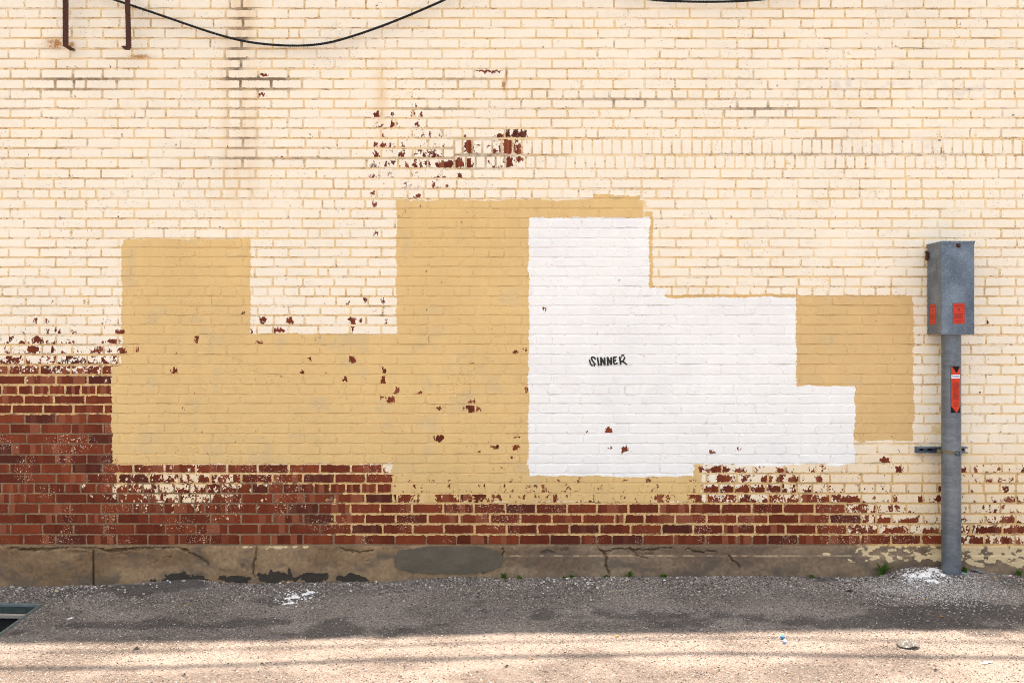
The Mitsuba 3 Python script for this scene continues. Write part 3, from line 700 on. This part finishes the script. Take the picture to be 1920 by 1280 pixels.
riser = thing('cable_riser', 'grey galvanized cable riser: square cabinet on a thick pipe strapped to the wall', 'utility cabinet')
PX, PY, PR = 2.906, -.1165, .0598
base = float(ground_z(PX, PY - .05))
pipe_prof = [(PX, PY, -.25), (PX, PY, .25), (PX, PY, .251), (PX, PY, 1.625)]
pipe = obj('pipe', mikit.ply(tube([(PX, PY, z) for z in np.linspace(-.25, 1.62, 40)], PR, 64), 'galvanized_pipe', smooth=40), riser)
XC, HW, YB, YF, Z0, Z1 = 2.9005, .1035, -.012, -.2155, 1.611, 2.218
cab = obj('cabinet', mikit.ply(rbox(XC - HW, XC + HW, YF + .006, YB, Z0 + .004, Z1 - .006, .002), 'galvanized_sheet'), riser)
cover = m3.Manifold.cube([2 * HW + .004, .050, Z1 - Z0 - .014]).translate([XC - HW - .002, YF, Z0]) - m3.Manifold.cube([2 * HW + .0005, .050, Z1 - Z0]).translate([XC - HW - .00025, YF + .0025, Z0 + .003])
def to_tri(m):
    a = m.to_mesh()
    return trimesh.Trimesh(a.vert_properties[:, :3], a.tri_verts, process=False)
obj('front_cover', mikit.ply(to_tri(cover), 'galvanized_sheet'), cab)
lid = cat_meshes([rbox(XC - HW - .006, XC + HW + .006, YF - .007, YB + .002, Z1 - .004, Z1, .001), rbox(XC - HW - .0046, XC + HW + .0046, YF - .0062, YF - .0030, Z1 - .0165, Z1 - .0035, .0006),
                  rbox(XC - HW - .0044, XC - HW - .0026, YF - .0011, YB + .0018, Z1 - .0165, Z1 - .0036, .0006), rbox(XC + HW + .0026, XC + HW + .0044, YF - .0011, YB + .0018, Z1 - .0165, Z1 - .0036, .0006)])
obj('lid', mikit.ply(lid, 'galvanized_sheet'), cab)
def dome(c, r, h, axis):
    s = trimesh.creation.icosphere(3, 1.0)
    v = s.vertices.copy()
    v = v * (np.array([r, h, r]) if axis == 1 else np.array([h, r, r]))
    return trimesh.Trimesh(v + np.array(c), s.faces, process=False)
fx = lambda u: (u - 960) * S * (DIST + YF) / DIST
fz = lambda v: CZ - (v - 640) * S * (DIST + YF) / DIST
obj('bolt', mikit.ply(cat_meshes([dome((fx(1796.8), YF - .003, fz(460.5)), .0125, .010, 1), cyl((fx(1796.8), YF - .0035, fz(460.5)), (fx(1796.8), YF - .0005, fz(460.5)), .0145, 20)]), 'rust', smooth=40), cab, label='rusty brown domed bolt under the lid')
obj('drain_hole', mikit.ply(cyl((fx(1797.2), YF - .0012, fz(624.6)), (fx(1797.2), YF + .001, fz(624.6)), .003, 12), 'black_vinyl'), cab)
obj('hasp', mikit.ply(cat_meshes([rbox(XC - HW - .020, XC - HW - .0005, YB - .030, YB - .010, 2.118, 2.165, .005), dome((XC - HW - .014, YB - .02, 2.165), .010, .010, 1), dome((XC - HW - .012, YB - .02, 2.12), .011, .012, 1)]), 'rust'), cab, label='dark rusty hasp on the left edge')

def block_lines(x0, x1, rows, h, ragged=.25):
    out = []
    for z in rows:
        a, b = x0 + random.random() * ragged * (x1 - x0) * .4, x1 - random.random() * ragged * (x1 - x0)
        x = a
        while x < b:
            w = min(random.uniform(.05, .16) * (x1 - x0), b - x)
            out.append(sbox(x, z - h / 2, x + w, z + h / 2)); x += w + .022 * (x1 - x0)
    return out
def warning_sheet(w, h):
    """Flat print in its own plane: returns {material: [(polygon or mesh, lift)]}."""
    sheet = sbox(0, 0, w, h)
    ink = [sbox(.07 * w, .775 * h, .93 * w, .785 * h)] + block_lines(.10 * w, .90 * w, [h * k for k in (.49, .455, .42, .385, .35, .315, .28, .245)], h * .016, .12)
    ink += block_lines(.18 * w, .84 * w, [.575 * h], h * .012) + block_lines(.09 * w, .92 * w, [.135 * h, .125 * h], h * .014) + block_lines(.22 * w, .9 * w, [.07 * h], h * .02)
    from shapely.geometry import Point
    disc = Point(.5 * w, .69 * h).buffer(.055 * h) - Point(.5 * w, .69 * h).buffer(.024 * h)
    edge = sheet - sbox(.012 * w, .008 * h, .985 * w, .99 * h)
    return sheet, ink + [disc, edge]
def flat_mesh(polys, depth):
    ms = []
    for g0 in polys:
        for g1 in getattr(g0, 'geoms', [g0]):
            if g1.area > 1e-9: ms.append(trimesh.creation.extrude_polygon(g1, depth, engine='earcut'))
    return cat_meshes(ms)
def on_front(m, x0, z0, y):   # (x, y) of the sheet -> wall directions, looking towards +y
    return np.c_[x0 + m[0][:, 0], y - m[0][:, 2], z0 + m[0][:, 1]], m[1]
def on_left(m, y0, z0, x):    # sheet's x runs towards the front (-y)
    return np.c_[x - m[0][:, 2], y0 - m[0][:, 0], z0 + m[0][:, 1]], m[1]
x0, x1, z0, z1 = fx(1786.4), fx(1808.6), fz(606.9), fz(568.3)
w, h = x1 - x0, z1 - z0
sheet, ink = warning_sheet(w, h)
txt = meshkit.text_mesh('WARNING', h * .075, .0002, bold=True); txt.apply_scale([.86 * w / txt.extents[0], 1, 1]); txt.apply_translation([.07 * w - txt.bounds[0][0], .835 * h, 0])
for (side, kx_) in (('front', 1), ('left', 1)):
    place = (lambda m, d: on_front(m, x0, z0, YF - .0002 - d)) if side == 'front' else (lambda m, d: on_left(m, YB - .042, z0 - .002, XC - HW - .0003 - d))
    lb = obj('warning_label', mikit.ply(place(flat_mesh([sheet], .0006), 0), 'orange_vinyl'), cab, label=f'orange warning sticker with black print on the {side} of the cabinet')
    obj('lettering', mikit.ply(cat_meshes([place(flat_mesh(ink, .0003), .0007), place((txt.vertices, txt.faces), .0007)]), 'print_black'), lb)
pl = rbox(XC - HW - .0012, XC - HW - .0002, YB - .118, YB - .018, 2.030, 2.116, .0003)
obj('faded_label', mikit.ply(pl, 'faded_label'), cab, label='faded grey printed plate on the left side')

# marker wrapped on the pipe
def wrap(m, r, s0):
    a = np.radians(-90) + (m[0][:, 0] + s0) / PR
    rr = r + m[0][:, 2]
    return np.c_[PX + rr * np.cos(a), PY + rr * np.sin(a), m[0][:, 1]], m[1]
def strips(poly, depth, n=10):
    a, b, c, d = poly.bounds
    out = []
    for k in range(n):
        p = poly.intersection(sbox(a + (c - a) * k / n, b, a + (c - a) * (k + 1) / n, d))
        if p.area > 1e-9: out.append(p)
    return flat_mesh(out, depth)
pzf = lambda v: CZ - (v - 640) * S * (DIST + PY - PR * .8) / DIST
zt, zb, mw, s0 = pzf(686.2), pzf(773.5), .0660, -.0305
H = zt - zb
mk = obj('marker_label', mikit.ply(wrap(strips(sbox(0, zb, mw, zt), .0005), PR + .0002, s0), 'orange_vinyl'), pipe, label='tall orange and black warning marker stuck on the pipe')
blk_ = [Polygon([(.10 * mw, zt - .002 * H), (.94 * mw, zt - .002 * H), (.56 * mw, zt - .150 * H)]), Polygon([(0, zb), (.52 * mw, zb + .004 * H), (.02 * mw, zb + .150 * H)]), Polygon([(mw, zb), (.58 * mw, zb + .004 * H), (.99 * mw, zb + .14 * H)]),
        sbox(0, zb, mw, zb + .006 * H), sbox(0, zb, .03 * mw, zt), sbox(0, zt - .012 * H, mw, zt)]
obj('black_arrow', mikit.ply(wrap(cat_meshes([strips(b_, .0003) for b_ in blk_]), PR + .0008, s0), 'black_vinyl'), mk)
obj('white_panel', mikit.ply(wrap(strips(sbox(.07 * mw, zt - .262 * H, .96 * mw, zt - .182 * H), .0003), PR + .0008, s0), 'white_vinyl'), mk)
tx = meshkit.text_mesh('WARNING', .035 * H, .0002, bold=True); tx.apply_scale([.80 * mw / tx.extents[0], 1, 1]); tx.apply_translation([.11 * mw - tx.bounds[0][0], zt - .238 * H, 0])
obj('blue_lettering', mikit.ply(wrap((tx.vertices, tx.faces), PR + .0012, s0), 'print_blue'), mk)
obj('small_print', mikit.ply(wrap(flat_mesh(block_lines(.14 * mw, .92 * mw, [zt - H * k for k in np.arange(.35, .73, .024)], H * .010, .3) + block_lines(.2 * mw, .88 * mw, [zt - H * k for k in (.79, .82, .85)], H * .011, .3), .0003), PR + .0008, s0), 'print_black'), mk)

# slotted channel on the wall and the strap clamp
zc, hs, xs0, xs1 = .8385, .0207, 2.716, 3.056
yb = -.0030
prof = Polygon([(yb, -hs), (yb - .041, -hs), (yb - .041, -hs + .008), (yb - .038, -hs + .008), (yb - .038, -hs + .003), (yb - .003, -hs + .003), (yb - .003, hs - .003), (yb - .038, hs - .003), (yb - .038, hs - .008), (yb - .041, hs - .008), (yb - .041, hs), (yb, hs)])
st = trimesh.creation.extrude_polygon(prof, xs1 - xs0, engine='earcut')
sv = st.vertices
sm = m3.Manifold(m3.Mesh(np.ascontiguousarray(np.c_[xs0 + sv[:, 2], sv[:, 0], zc + sv[:, 1]], dtype=np.float32), np.ascontiguousarray(st.faces, dtype=np.uint32)))
for k in range(6):
    cx = xs0 + .03 + .056 * k
    sm = sm - m3.Manifold.cube([.029, .05, .014]).translate([cx, -.03 + .012, zc - .007])
shade_strip = rbox(xs0 + .002, xs1 - .002, yb + .0002, yb + .0012, zc - hs + .002, zc + hs - .002, .0003)  # thin black strip added so the slots read as dark as shade
strut = obj('wall_bracket', mikit.ply(to_tri(sm), 'galvanized_strut'), riser, label='slotted steel channel fixed flat to the wall behind the pipe')
obj('slot_shade_strip', mikit.ply(shade_strip, 'black_vinyl'), strut, label='black strip added behind the slots to stand for the shade in them')
th = np.linspace(np.radians(-190), np.radians(10), 40)
def band(r0, r1, h, tilt):
    v, f = [], []
    for i, a in enumerate(th):
        for r in (r0, r1):
            for z in (-h / 2, h / 2): v.append((PX + r * math.cos(a), PY + r * math.sin(a), zc - .002 + z + tilt * math.cos(a)))
    for i in range(len(th) - 1):
        b = 4 * i
        for p_, q_ in ((0, 1), (1, 3), (3, 2), (2, 0)): f += [(b + p_, b + q_, b + 4 + q_), (b + p_, b + 4 + q_, b + 4 + p_)]
    f += [(0, 2, 3), (0, 3, 1)]; e = 4 * (len(th) - 1); f += [(e, e + 1, e + 3), (e, e + 3, e + 2)]
    return np.array(v), np.array(f)
cl = obj('pipe_clamp', mikit.ply(cat_meshes([band(PR + .0002, PR + .0028, .024, -.004), rbox(PX - PR - .022, PX - PR + .004, PY + .004, PY + .030, zc - .014, zc + .012, .002), rbox(PX + PR - .004, PX + PR + .016, PY + .004, PY + .030, zc - .016, zc + .010, .002)]), 'dirty_steel'), riser, label='brownish strap clamp round the pipe')
ca = math.radians(-76)
bx, by = PX + (PR + .008) * math.cos(ca), PY + (PR + .008) * math.sin(ca)
obj('clamp_bolt', mikit.ply(cat_meshes([rbox(bx - .011, bx - .004, by - .010, by + .010, zc - .020, zc + .012, .0015), rbox(bx + .004, bx + .010, by - .010, by + .010, zc - .022, zc + .010, .0015), cyl((bx - .026, by - .003, zc - .004), (bx + .018, by - .003, zc - .008), .0042, 12), cyl((bx - .022, by - .003, zc - .0045), (bx - .013, by - .003, zc - .005), .0085, 6)]), 'galvanized_strut'), cl)

# ------------------------------------------------------------------ rusty hangers and the slack cable
HY = -.100
hx = lambda u: (u - 960) * S * (DIST + HY) / DIST
hz = lambda v: CZ - (v - 640) * S * (DIST + HY) / DIST
zb = hz(85.5)
h1 = obj('steel_hanger', mikit.ply(rbox(hx(117.3), hx(127.8), HY, HY + .007, zb - .003, 4.55, .001), 'rust'), None, 'rusty flat hanger bar nearest the left edge, its foot turned back to the wall', 'steel bracket', 'rusty hanger bars on the wall')
obj('foot', mikit.ply(rbox(hx(117.3) + .0005, hx(127.8) - .0005, HY + .0072, -.001, zb - .003, zb + .004, .001), 'rust'), h1)
lo, hi = (hx(242.0), hx(243.5)), 0
def slanted_bar(ua, ub, v0, ut, uw):
    zt_ = 4.55
    vt = 640 - (zt_ - CZ) / S
    p = []
    for y in (HY, HY + .007):
        p += [(hx(ua), y, hz(v0)), (hx(ub), y, hz(v0)), (hx(ut), y, zt_), (hx(uw), y, zt_)]
    return trimesh.convex.convex_hull(np.array(p))
h2 = obj('steel_hanger', mikit.ply(slanted_bar(236.2, 245.8, 91.5, 231.0 - 2.2, 240.3 - 2.2), 'rust'), None, 'rusty flat hanger bar with its foot bent sideways, in front of the black cable', 'steel bracket', 'rusty hanger bars on the wall')
ft = trimesh.convex.convex_hull(np.array([(hx(a), y, hz(b)) for a, b, y in ((226.5, 86.3, HY), (237, 86.0, HY), (241, 92.8, HY), (232.5, 92.8, HY), (226.5, 86.3, HY + .03), (237, 86.0, HY + .03), (241, 91.5, HY + .03), (232.5, 91.5, HY + .03))]))
obj('foot', mikit.ply(ft, 'rust'), h2)
ky0 = -.040
kx1 = lambda u: (u - 960) * S * (DIST + ky0) / DIST
kz1 = lambda v: CZ - (v - 640) * S * (DIST + ky0) / DIST
pts = [(-60, -75), (60, -58), (140, -26), (210, -1.5), (300, 28.5), (380, 56), (458, 77.5), (520, 85), (560, 86), (610, 81.5), (660, 68.5), (740, 40), (800, 15), (840, -3), (920, -42), (1000, -62), (1080, -42), (1150, -18), (1215, -1.2), (1265, 2.6), (1320, 3.8), (1380, 2.8), (1435, -1.2),
       (1540, -22), (1680, -60), (1800, -75)]
cab_path = smooth_curve([(kx1(u), ky0, kz1(v)) for u, v in pts], 260)
mat('black_rubber', (.006, .0065, .008), .55, spec=.25)
cb = obj('slack_cable', mikit.ply(tube(cab_path, .0078, 12), 'black_rubber', smooth=60), None, 'black cable hanging slack in long loops across the top of the wall', 'cable')
for u, v in ((-60, -75), (1000, -62), (1800, -75)):
    obj('cable_clip', mikit.ply(cat_meshes([rbox(kx1(u) - .02, kx1(u) + .02, ky0 - .011, -.0005, kz1(v) + .006, kz1(v) + .016, .002), rbox(kx1(u) - .02, kx1(u) + .02, ky0 - .0135, ky0 - .0105, kz1(v) - .012, kz1(v) + .015, .001)]), 'rust'), cb)

# overhead wires over the alley; the photograph shows the shadows they draw on the ground
sd = SUN / SUN[2]
def wire(rows, height, r, label):
    P = []
    for u, v in rows:
        g_ = G(u, v); P.append(g_ + sd * (height - g_[2]))
    P = np.array(P); d0, d1 = P[0] - P[1], P[-1] - P[-2]
    P = np.vstack([P[0] + d0 * 6, P[0] + d0 * 2.5, P, P[-1] + d1 * 2.5, P[-1] + d1 * 6])
    obj('overhead_wire', mikit.ply(tube(smooth_curve(P, 120), r, 10), 'black_rubber', smooth=60), None, label, 'overhead wire')
wire([(-500, 1226), (0, 1223), (320, 1221), (640, 1212), (960, 1203), (1280, 1196), (1600, 1201), (1920, 1204), (2400, 1208)], 4.35, .013, 'thin overhead wire above the frame casting the shadow line nearest the wall')
wire([(-500, 1256), (0, 1253), (320, 1251), (640, 1240), (960, 1231), (1280, 1225), (1600, 1230), (1920, 1234), (2400, 1240)], 4.25, .023, 'thick overhead wire above the frame casting the shadow line farthest from the wall')

# ------------------------------------------------------------------ weeds
scene['leaf'] = {'type': 'principledthin', 'base_color': proc(lambda p, n, uv: mix((.045, .12, .018), (.13, .22, .04), noise(p.x * 90, p.y * 90, p.z * 60))), 'roughness': .55, 'diff_trans': .7}
mat('weed_stem', (.09, .12, .04), .7)
def weed(u, v, height, n, spread, label, broad=False, lean=0.0):
    g_ = G(u, v)
    g_[2] = float(ground_z(g_[0], g_[1])) - .004
    w = thing('weed', label, 'weed', 'weeds along the foot of the wall')
    r = np.random.default_rng(int(u))
    vs, fs, k = [], [], 0
    for _ in range(n):
        a = r.uniform(0, 2 * np.pi); out = 1.5 * spread * r.uniform(.15, 1); h = 1.35 * height * r.uniform(.45, 1)
        bw = (.010 if broad else .0042) * r.uniform(.7, 1.3)
        dx, dy = math.cos(a) + lean, min(math.sin(a), .25) * .8
        ts = np.linspace(0, 1, 6)
        cx, cy = g_[0] + r.normal(0, .006) + dx * out * ts ** 1.6, min(g_[1], -.03) + r.normal(0, .004) + dy * out * ts ** 1.6
        cz = g_[2] + h * (ts - .38 * ts ** 3 * (1 if r.random() < .7 else 2.2))
        wd = bw * (np.sin(np.pi * np.clip(ts * .85 + .15, 0, 1)) if broad else (1 - ts ** 2) + .06)
        px, py = -math.sin(a), math.cos(a)
        L_ = np.c_[cx - px * wd, cy - py * wd, cz]; R_ = np.c_[cx + px * wd, cy + py * wd, cz]; M_ = np.c_[cx, cy, cz - wd * .5]
        vs += [L_, M_, R_]
        for i in range(5):
            for c_ in (0, 6): fs += [(k + c_ + i, k + c_ + 6 + i, k + c_ + 7 + i), (k + c_ + i, k + c_ + 7 + i, k + c_ + 1 + i)]
        k += 18
    obj('leaf_blade' if not broad else 'leaf', mikit.ply((np.vstack(vs), np.array(fs)), 'leaf', smooth=True), w, kind='stuff')
    obj('stem', mikit.ply(tube([(g_[0], min(g_[1], -.03), g_[2] - .01), (g_[0], min(g_[1], -.03), g_[2] + .016)], [.004, .002], 6), 'weed_stem'), w)
weed(1651, 1075, .12, 34, .085, 'largest bushy grass weed, left of the white paint spill')
weed(945, 1076, .050, 14, .022, 'small upright leafy weed just right of the dark repair patch', True)
weed(974, 1077, .040, 16, .030, 'low pale grass tuft second from the dark repair patch')
weed(1056, 1075, .024, 10, .020, 'tiny sparse weed between two grass tufts under the chipped ledge')
weed(1069, 1075, .034, 12, .020, 'short weed tuft right of the chipped hollow in the ledge', True)
weed(1136, 1076, .028, 12, .022, 'flat leafy weed at the foot of the branching crack', True)
weed(1178, 1076, .065, 24, .045, 'spreading grass tuft with one long blade, right of the branching crack')
weed(1239, 1075, .030, 16, .024, 'small round weed clump right of the spreading grass tuft', True)
weed(1514, 1077, .030, 14, .022, 'lone small weed tuft midway between the crack and the largest weed', True)
weed(1808, 1072, .055, 14, .030, 'dark leafy weed hidden just behind the right of the pipe', True)
weed(1890, 1071, .075, 14, .040, 'thin straggly weed near the right edge of the picture')

# ------------------------------------------------------------------ litter
def crumple(u, v, w, d, h, n, seed, rot=0.0, lift=.002, ragged=.25):
    """A thin, crumpled, irregular scrap lying on the ground."""
    g_ = G(u, v); r = np.random.default_rng(seed)
    ph = r.uniform(0, 9)
    rings, seg = 7, n
    v_, top = [], []
    for side in (1, 0):
        for i in range(rings + 1):
            for j in range(seg):
                a = 2 * np.pi * j / seg
                q = (i / rings) * (1 + ragged * (meshkit.fbm(np.array([[math.cos(a) * 1.6 + ph, math.sin(a) * 1.6, seed]]), 3, seed)[0] - .5) * 2)
                x_, y_ = q * w * math.cos(a), q * d * math.sin(a)
                z_ = h * meshkit.fbm(np.array([[x_ / w * 2.2 + ph, y_ / d * 2.2, 0]]), 3, seed + 1)[0] * (1.15 - q * q * .7)
                xr, yr = x_ * math.cos(rot) - y_ * math.sin(rot), x_ * math.sin(rot) + y_ * math.cos(rot)
                X_, Y_ = g_[0] + xr, min(g_[1] + yr, -.025)
                v_.append((X_, Y_, float(ground_z(X_, Y_)) + lift + z_ + (.0012 if side else 0)))
    f_, N = [], (rings + 1) * seg
    for s in (0, 1):
        for i in range(rings):
            for j in range(seg):
                a_, b_ = s * N + i * seg + j, s * N + i * seg + (j + 1) % seg
                q_ = [(a_, a_ + seg, b_ + seg), (a_, b_ + seg, b_)]
                f_ += q_ if s == 0 else [t_[::-1] for t_ in q_]
    for j in range(seg):
        a_, b_ = rings * seg + j, rings * seg + (j + 1) % seg
        f_ += [(a_, a_ + N, b_ + N), (a_, b_ + N, b_)]
    return np.array(v_), np.array(f_)
mat('white_paint', (.82, .82, .84), .55)
mat('paper', (.70, .68, .66), .8)
scene['film_plastic'] = {'type': 'principledthin', 'base_color': {'type': 'rgb', 'value': [.50, .49, .48]}, 'roughness': .15, 'diff_trans': 1.0, 'spec_trans': .6}
mat('grey_plastic', proc(lambda p, n, uv: mix((.10, .095, .10), (.24, .22, .22), noise(p.x * 60, p.y * 120, p.z * 200))), .5)
mat('teal_plastic', (.10, .48, .42), .4); mat('pink_plastic', (.70, .16, .42), .4); mat('blue_plastic', (.03, .22, .42), .35); mat('pale_blue_plastic', (.30, .42, .70), .35)
mat('brown_leaf', (.36, .17, .05), .8); mat('yellow_leaf', (.52, .40, .16), .8); mat('tar_black', (.02, .019, .018), .8)
def scrap(name, key, label, cat, *a, **k):
    obj(name, mikit.ply(crumple(*a, **k), key, smooth=True), None, label, cat)
def spill(u, v, spots, label, n=0, su=0, sv=0):
    ms = [crumple(u + du, v + dv, w, d, .005, 26, int(abs(du * 7 + dv * 3)) + 5, lift=.0035, ragged=.9) for du, dv, w, d in spots]
    if n:                                              # stones coated with the paint
        c = G(u, v)
        x, y = c[0] + rng.normal(0, su, n), np.minimum(c[1] + rng.normal(0, sv, n), -.03)
        sz = .003 + .006 * rng.random(n) ** 2
        a_, b_, _ = stones(np.c_[x, y, ground_z(x, y) + sz * .5], sz, np.zeros((n, 3)), .5)
        ms.append((a_, b_))
    obj('paint_spill', mikit.ply(cat_meshes(ms), 'white_paint', smooth=30), None, label, 'spilled paint')
spill(1735, 1073, [(0, 0, .046, .030), (18, -3, .034, .042), (-24, 3, .028, .018), (20, 9, .015, .028), (-38, 2, .016, .018), (8, 8, .022, .022), (34, 4, .016, .020)], 'splash of dried white paint on the gravel left of the pole', 420, .075, .055)
spill(1692, 1064, [(0, 0, .036, .022), (9, -1, .024, .022)], 'thin white strip of dried paint near the wall above the main splash')
spill(556, 1119, [(-4, 1, .030, .024), (20, -5, .030, .018), (-18, 4, .022, .018), (28, -8, .022, .02), (-10, 12, .020, .022), (-22, 14, .012, .015)], 'faint white paint smear on the gravel below the tar-stained foundation', 160, .06, .07)
scrap('plastic_wrapper', 'film_plastic', 'crumpled clear plastic wrapper lying in the sunlit strip', 'litter', 1704, 1211, .056, .060, .045, 40, 3, rot=-.5)
scrap('plastic_sheet', 'grey_plastic', 'crumpled grey plastic scrap right of the pipe against the wall', 'litter', 1834, 1072, .055, .030, .030, 30, 9, rot=-.2)
scrap('paper_scrap', 'paper', 'small white paper scrap right of the drain pit', 'litter', 133, 1160, .020, .008, .010, 18, 12, rot=.6)
scrap('paper_scrap', 'paper', 'white paper scrap in the sun near the right edge', 'litter', 1850, 1243, .034, .009, .010, 18, 14, rot=.3)
scrap('plastic_bit', 'teal_plastic', 'teal plastic fragment right beside the foot of the pipe', 'litter', 1811, 1076, .013, .006, .006, 12, 15, rot=-.3)
scrap('plastic_bit', 'pink_plastic', 'pink plastic fragment by the wall at the right edge', 'litter', 1891, 1081, .010, .006, .006, 12, 16)
def bottle_cap(u, v, key, tilt, label):
    g_ = G(u, v); R = .0108
    prof_ = [(0, .0), (R, 0), (R, .010), (R - .002, .013), (0, .0135)]
    m = trimesh.creation.revolve(np.array([(a, b) for a, b in prof_]), sections=24)
    m.apply_transform(trimesh.transformations.rotation_matrix(tilt, [1, .3, 0])); m.apply_translation([g_[0], g_[1], g_[2] + .002 + abs(math.sin(tilt)) * R])
    obj('bottle_cap', mikit.ply(m, key, smooth=30), None, label, 'bottle cap')
bottle_cap(1467, 1197, 'blue_plastic', .2, 'dark blue bottle cap, the one nearer the wall, at the shadow edge')
bottle_cap(1471, 1205.5, 'pale_blue_plastic', .3, 'pale blue bottle cap lying in the sun')
for (u, v, key, txt, s_) in ((347, 1135, 'yellow_leaf', 'small yellow leaf on the shaded gravel right of the tar lump', .013), (107, 1110, 'yellow_leaf', 'small yellow leaf just behind the drain pit', .010), (1157, 1193, 'brown_leaf', 'brown dry leaf at the shadow edge right of centre', .014),
                          (1738, 1125, 'brown_leaf', 'brown dry leaf in front of the pale gravel heap', .010), (1866, 1084, 'brown_leaf', 'orange-brown dry leaf between the grey plastic and the right edge', .011), (998, 1235, 'brown_leaf', 'tiny dry leaf in the sunlit strip at the middle', .008),
                          (1765, 1156, 'brown_leaf', 'dry leaf on the dark asphalt right of the pipe', .012)):
    scrap('dry_leaf', key, txt, 'leaf', u, v, s_, s_ * .6, .008, 14, int(u), rot=u)
for (u, v, s_, txt) in ((257, 1217, .017, 'black tar crumb in the sun near the left'), (1593, 1109, .020, 'dark stone on the shaded gravel left of the white paint'), (950, 1250, .010, 'black crumb in the sunlit strip left of centre'), (1754, 1258, .010, 'black crumb in the sun at the lower right'), (345, 1267, .009, 'black crumb at the bottom edge on the left')):
    scrap('tar_crumb', 'tar_black', txt, 'debris', u, v, s_, s_ * .5, .014, 14, int(u), rot=.2)
for (u, v, s_, txt) in ((22, 1102, .022, 'pale rounded stone behind the drain pit at the left edge'), (345, 1090, .017, 'white stone on the tar lump by the wall'), (1750, 1113, .022, 'buff stone at the front of the pale gravel'), (1065, 1079, .013, 'small white stone at the foot of the wall near the middle')):
    g_ = G(u, v)
    v_, f_, c_ = stones(np.array([[g_[0], min(g_[1], -.05), g_[2] + s_ * .3]]), np.array([s_]), np.array([[.40, .35, .29]]))
    m = trimesh.Trimesh(v_, f_, process=False).subdivide_loop(1)
    mk_ = 'pale_stone'
    if mk_ not in scene: mat(mk_, proc(lambda p, n, uv: mix((.34, .30, .25), (.46, .42, .37), fbm(p.x * 80, p.y * 80, p.z * 80))), .85)
    obj('stone', mikit.ply(m, mk_, smooth=True), None, txt, 'stone')
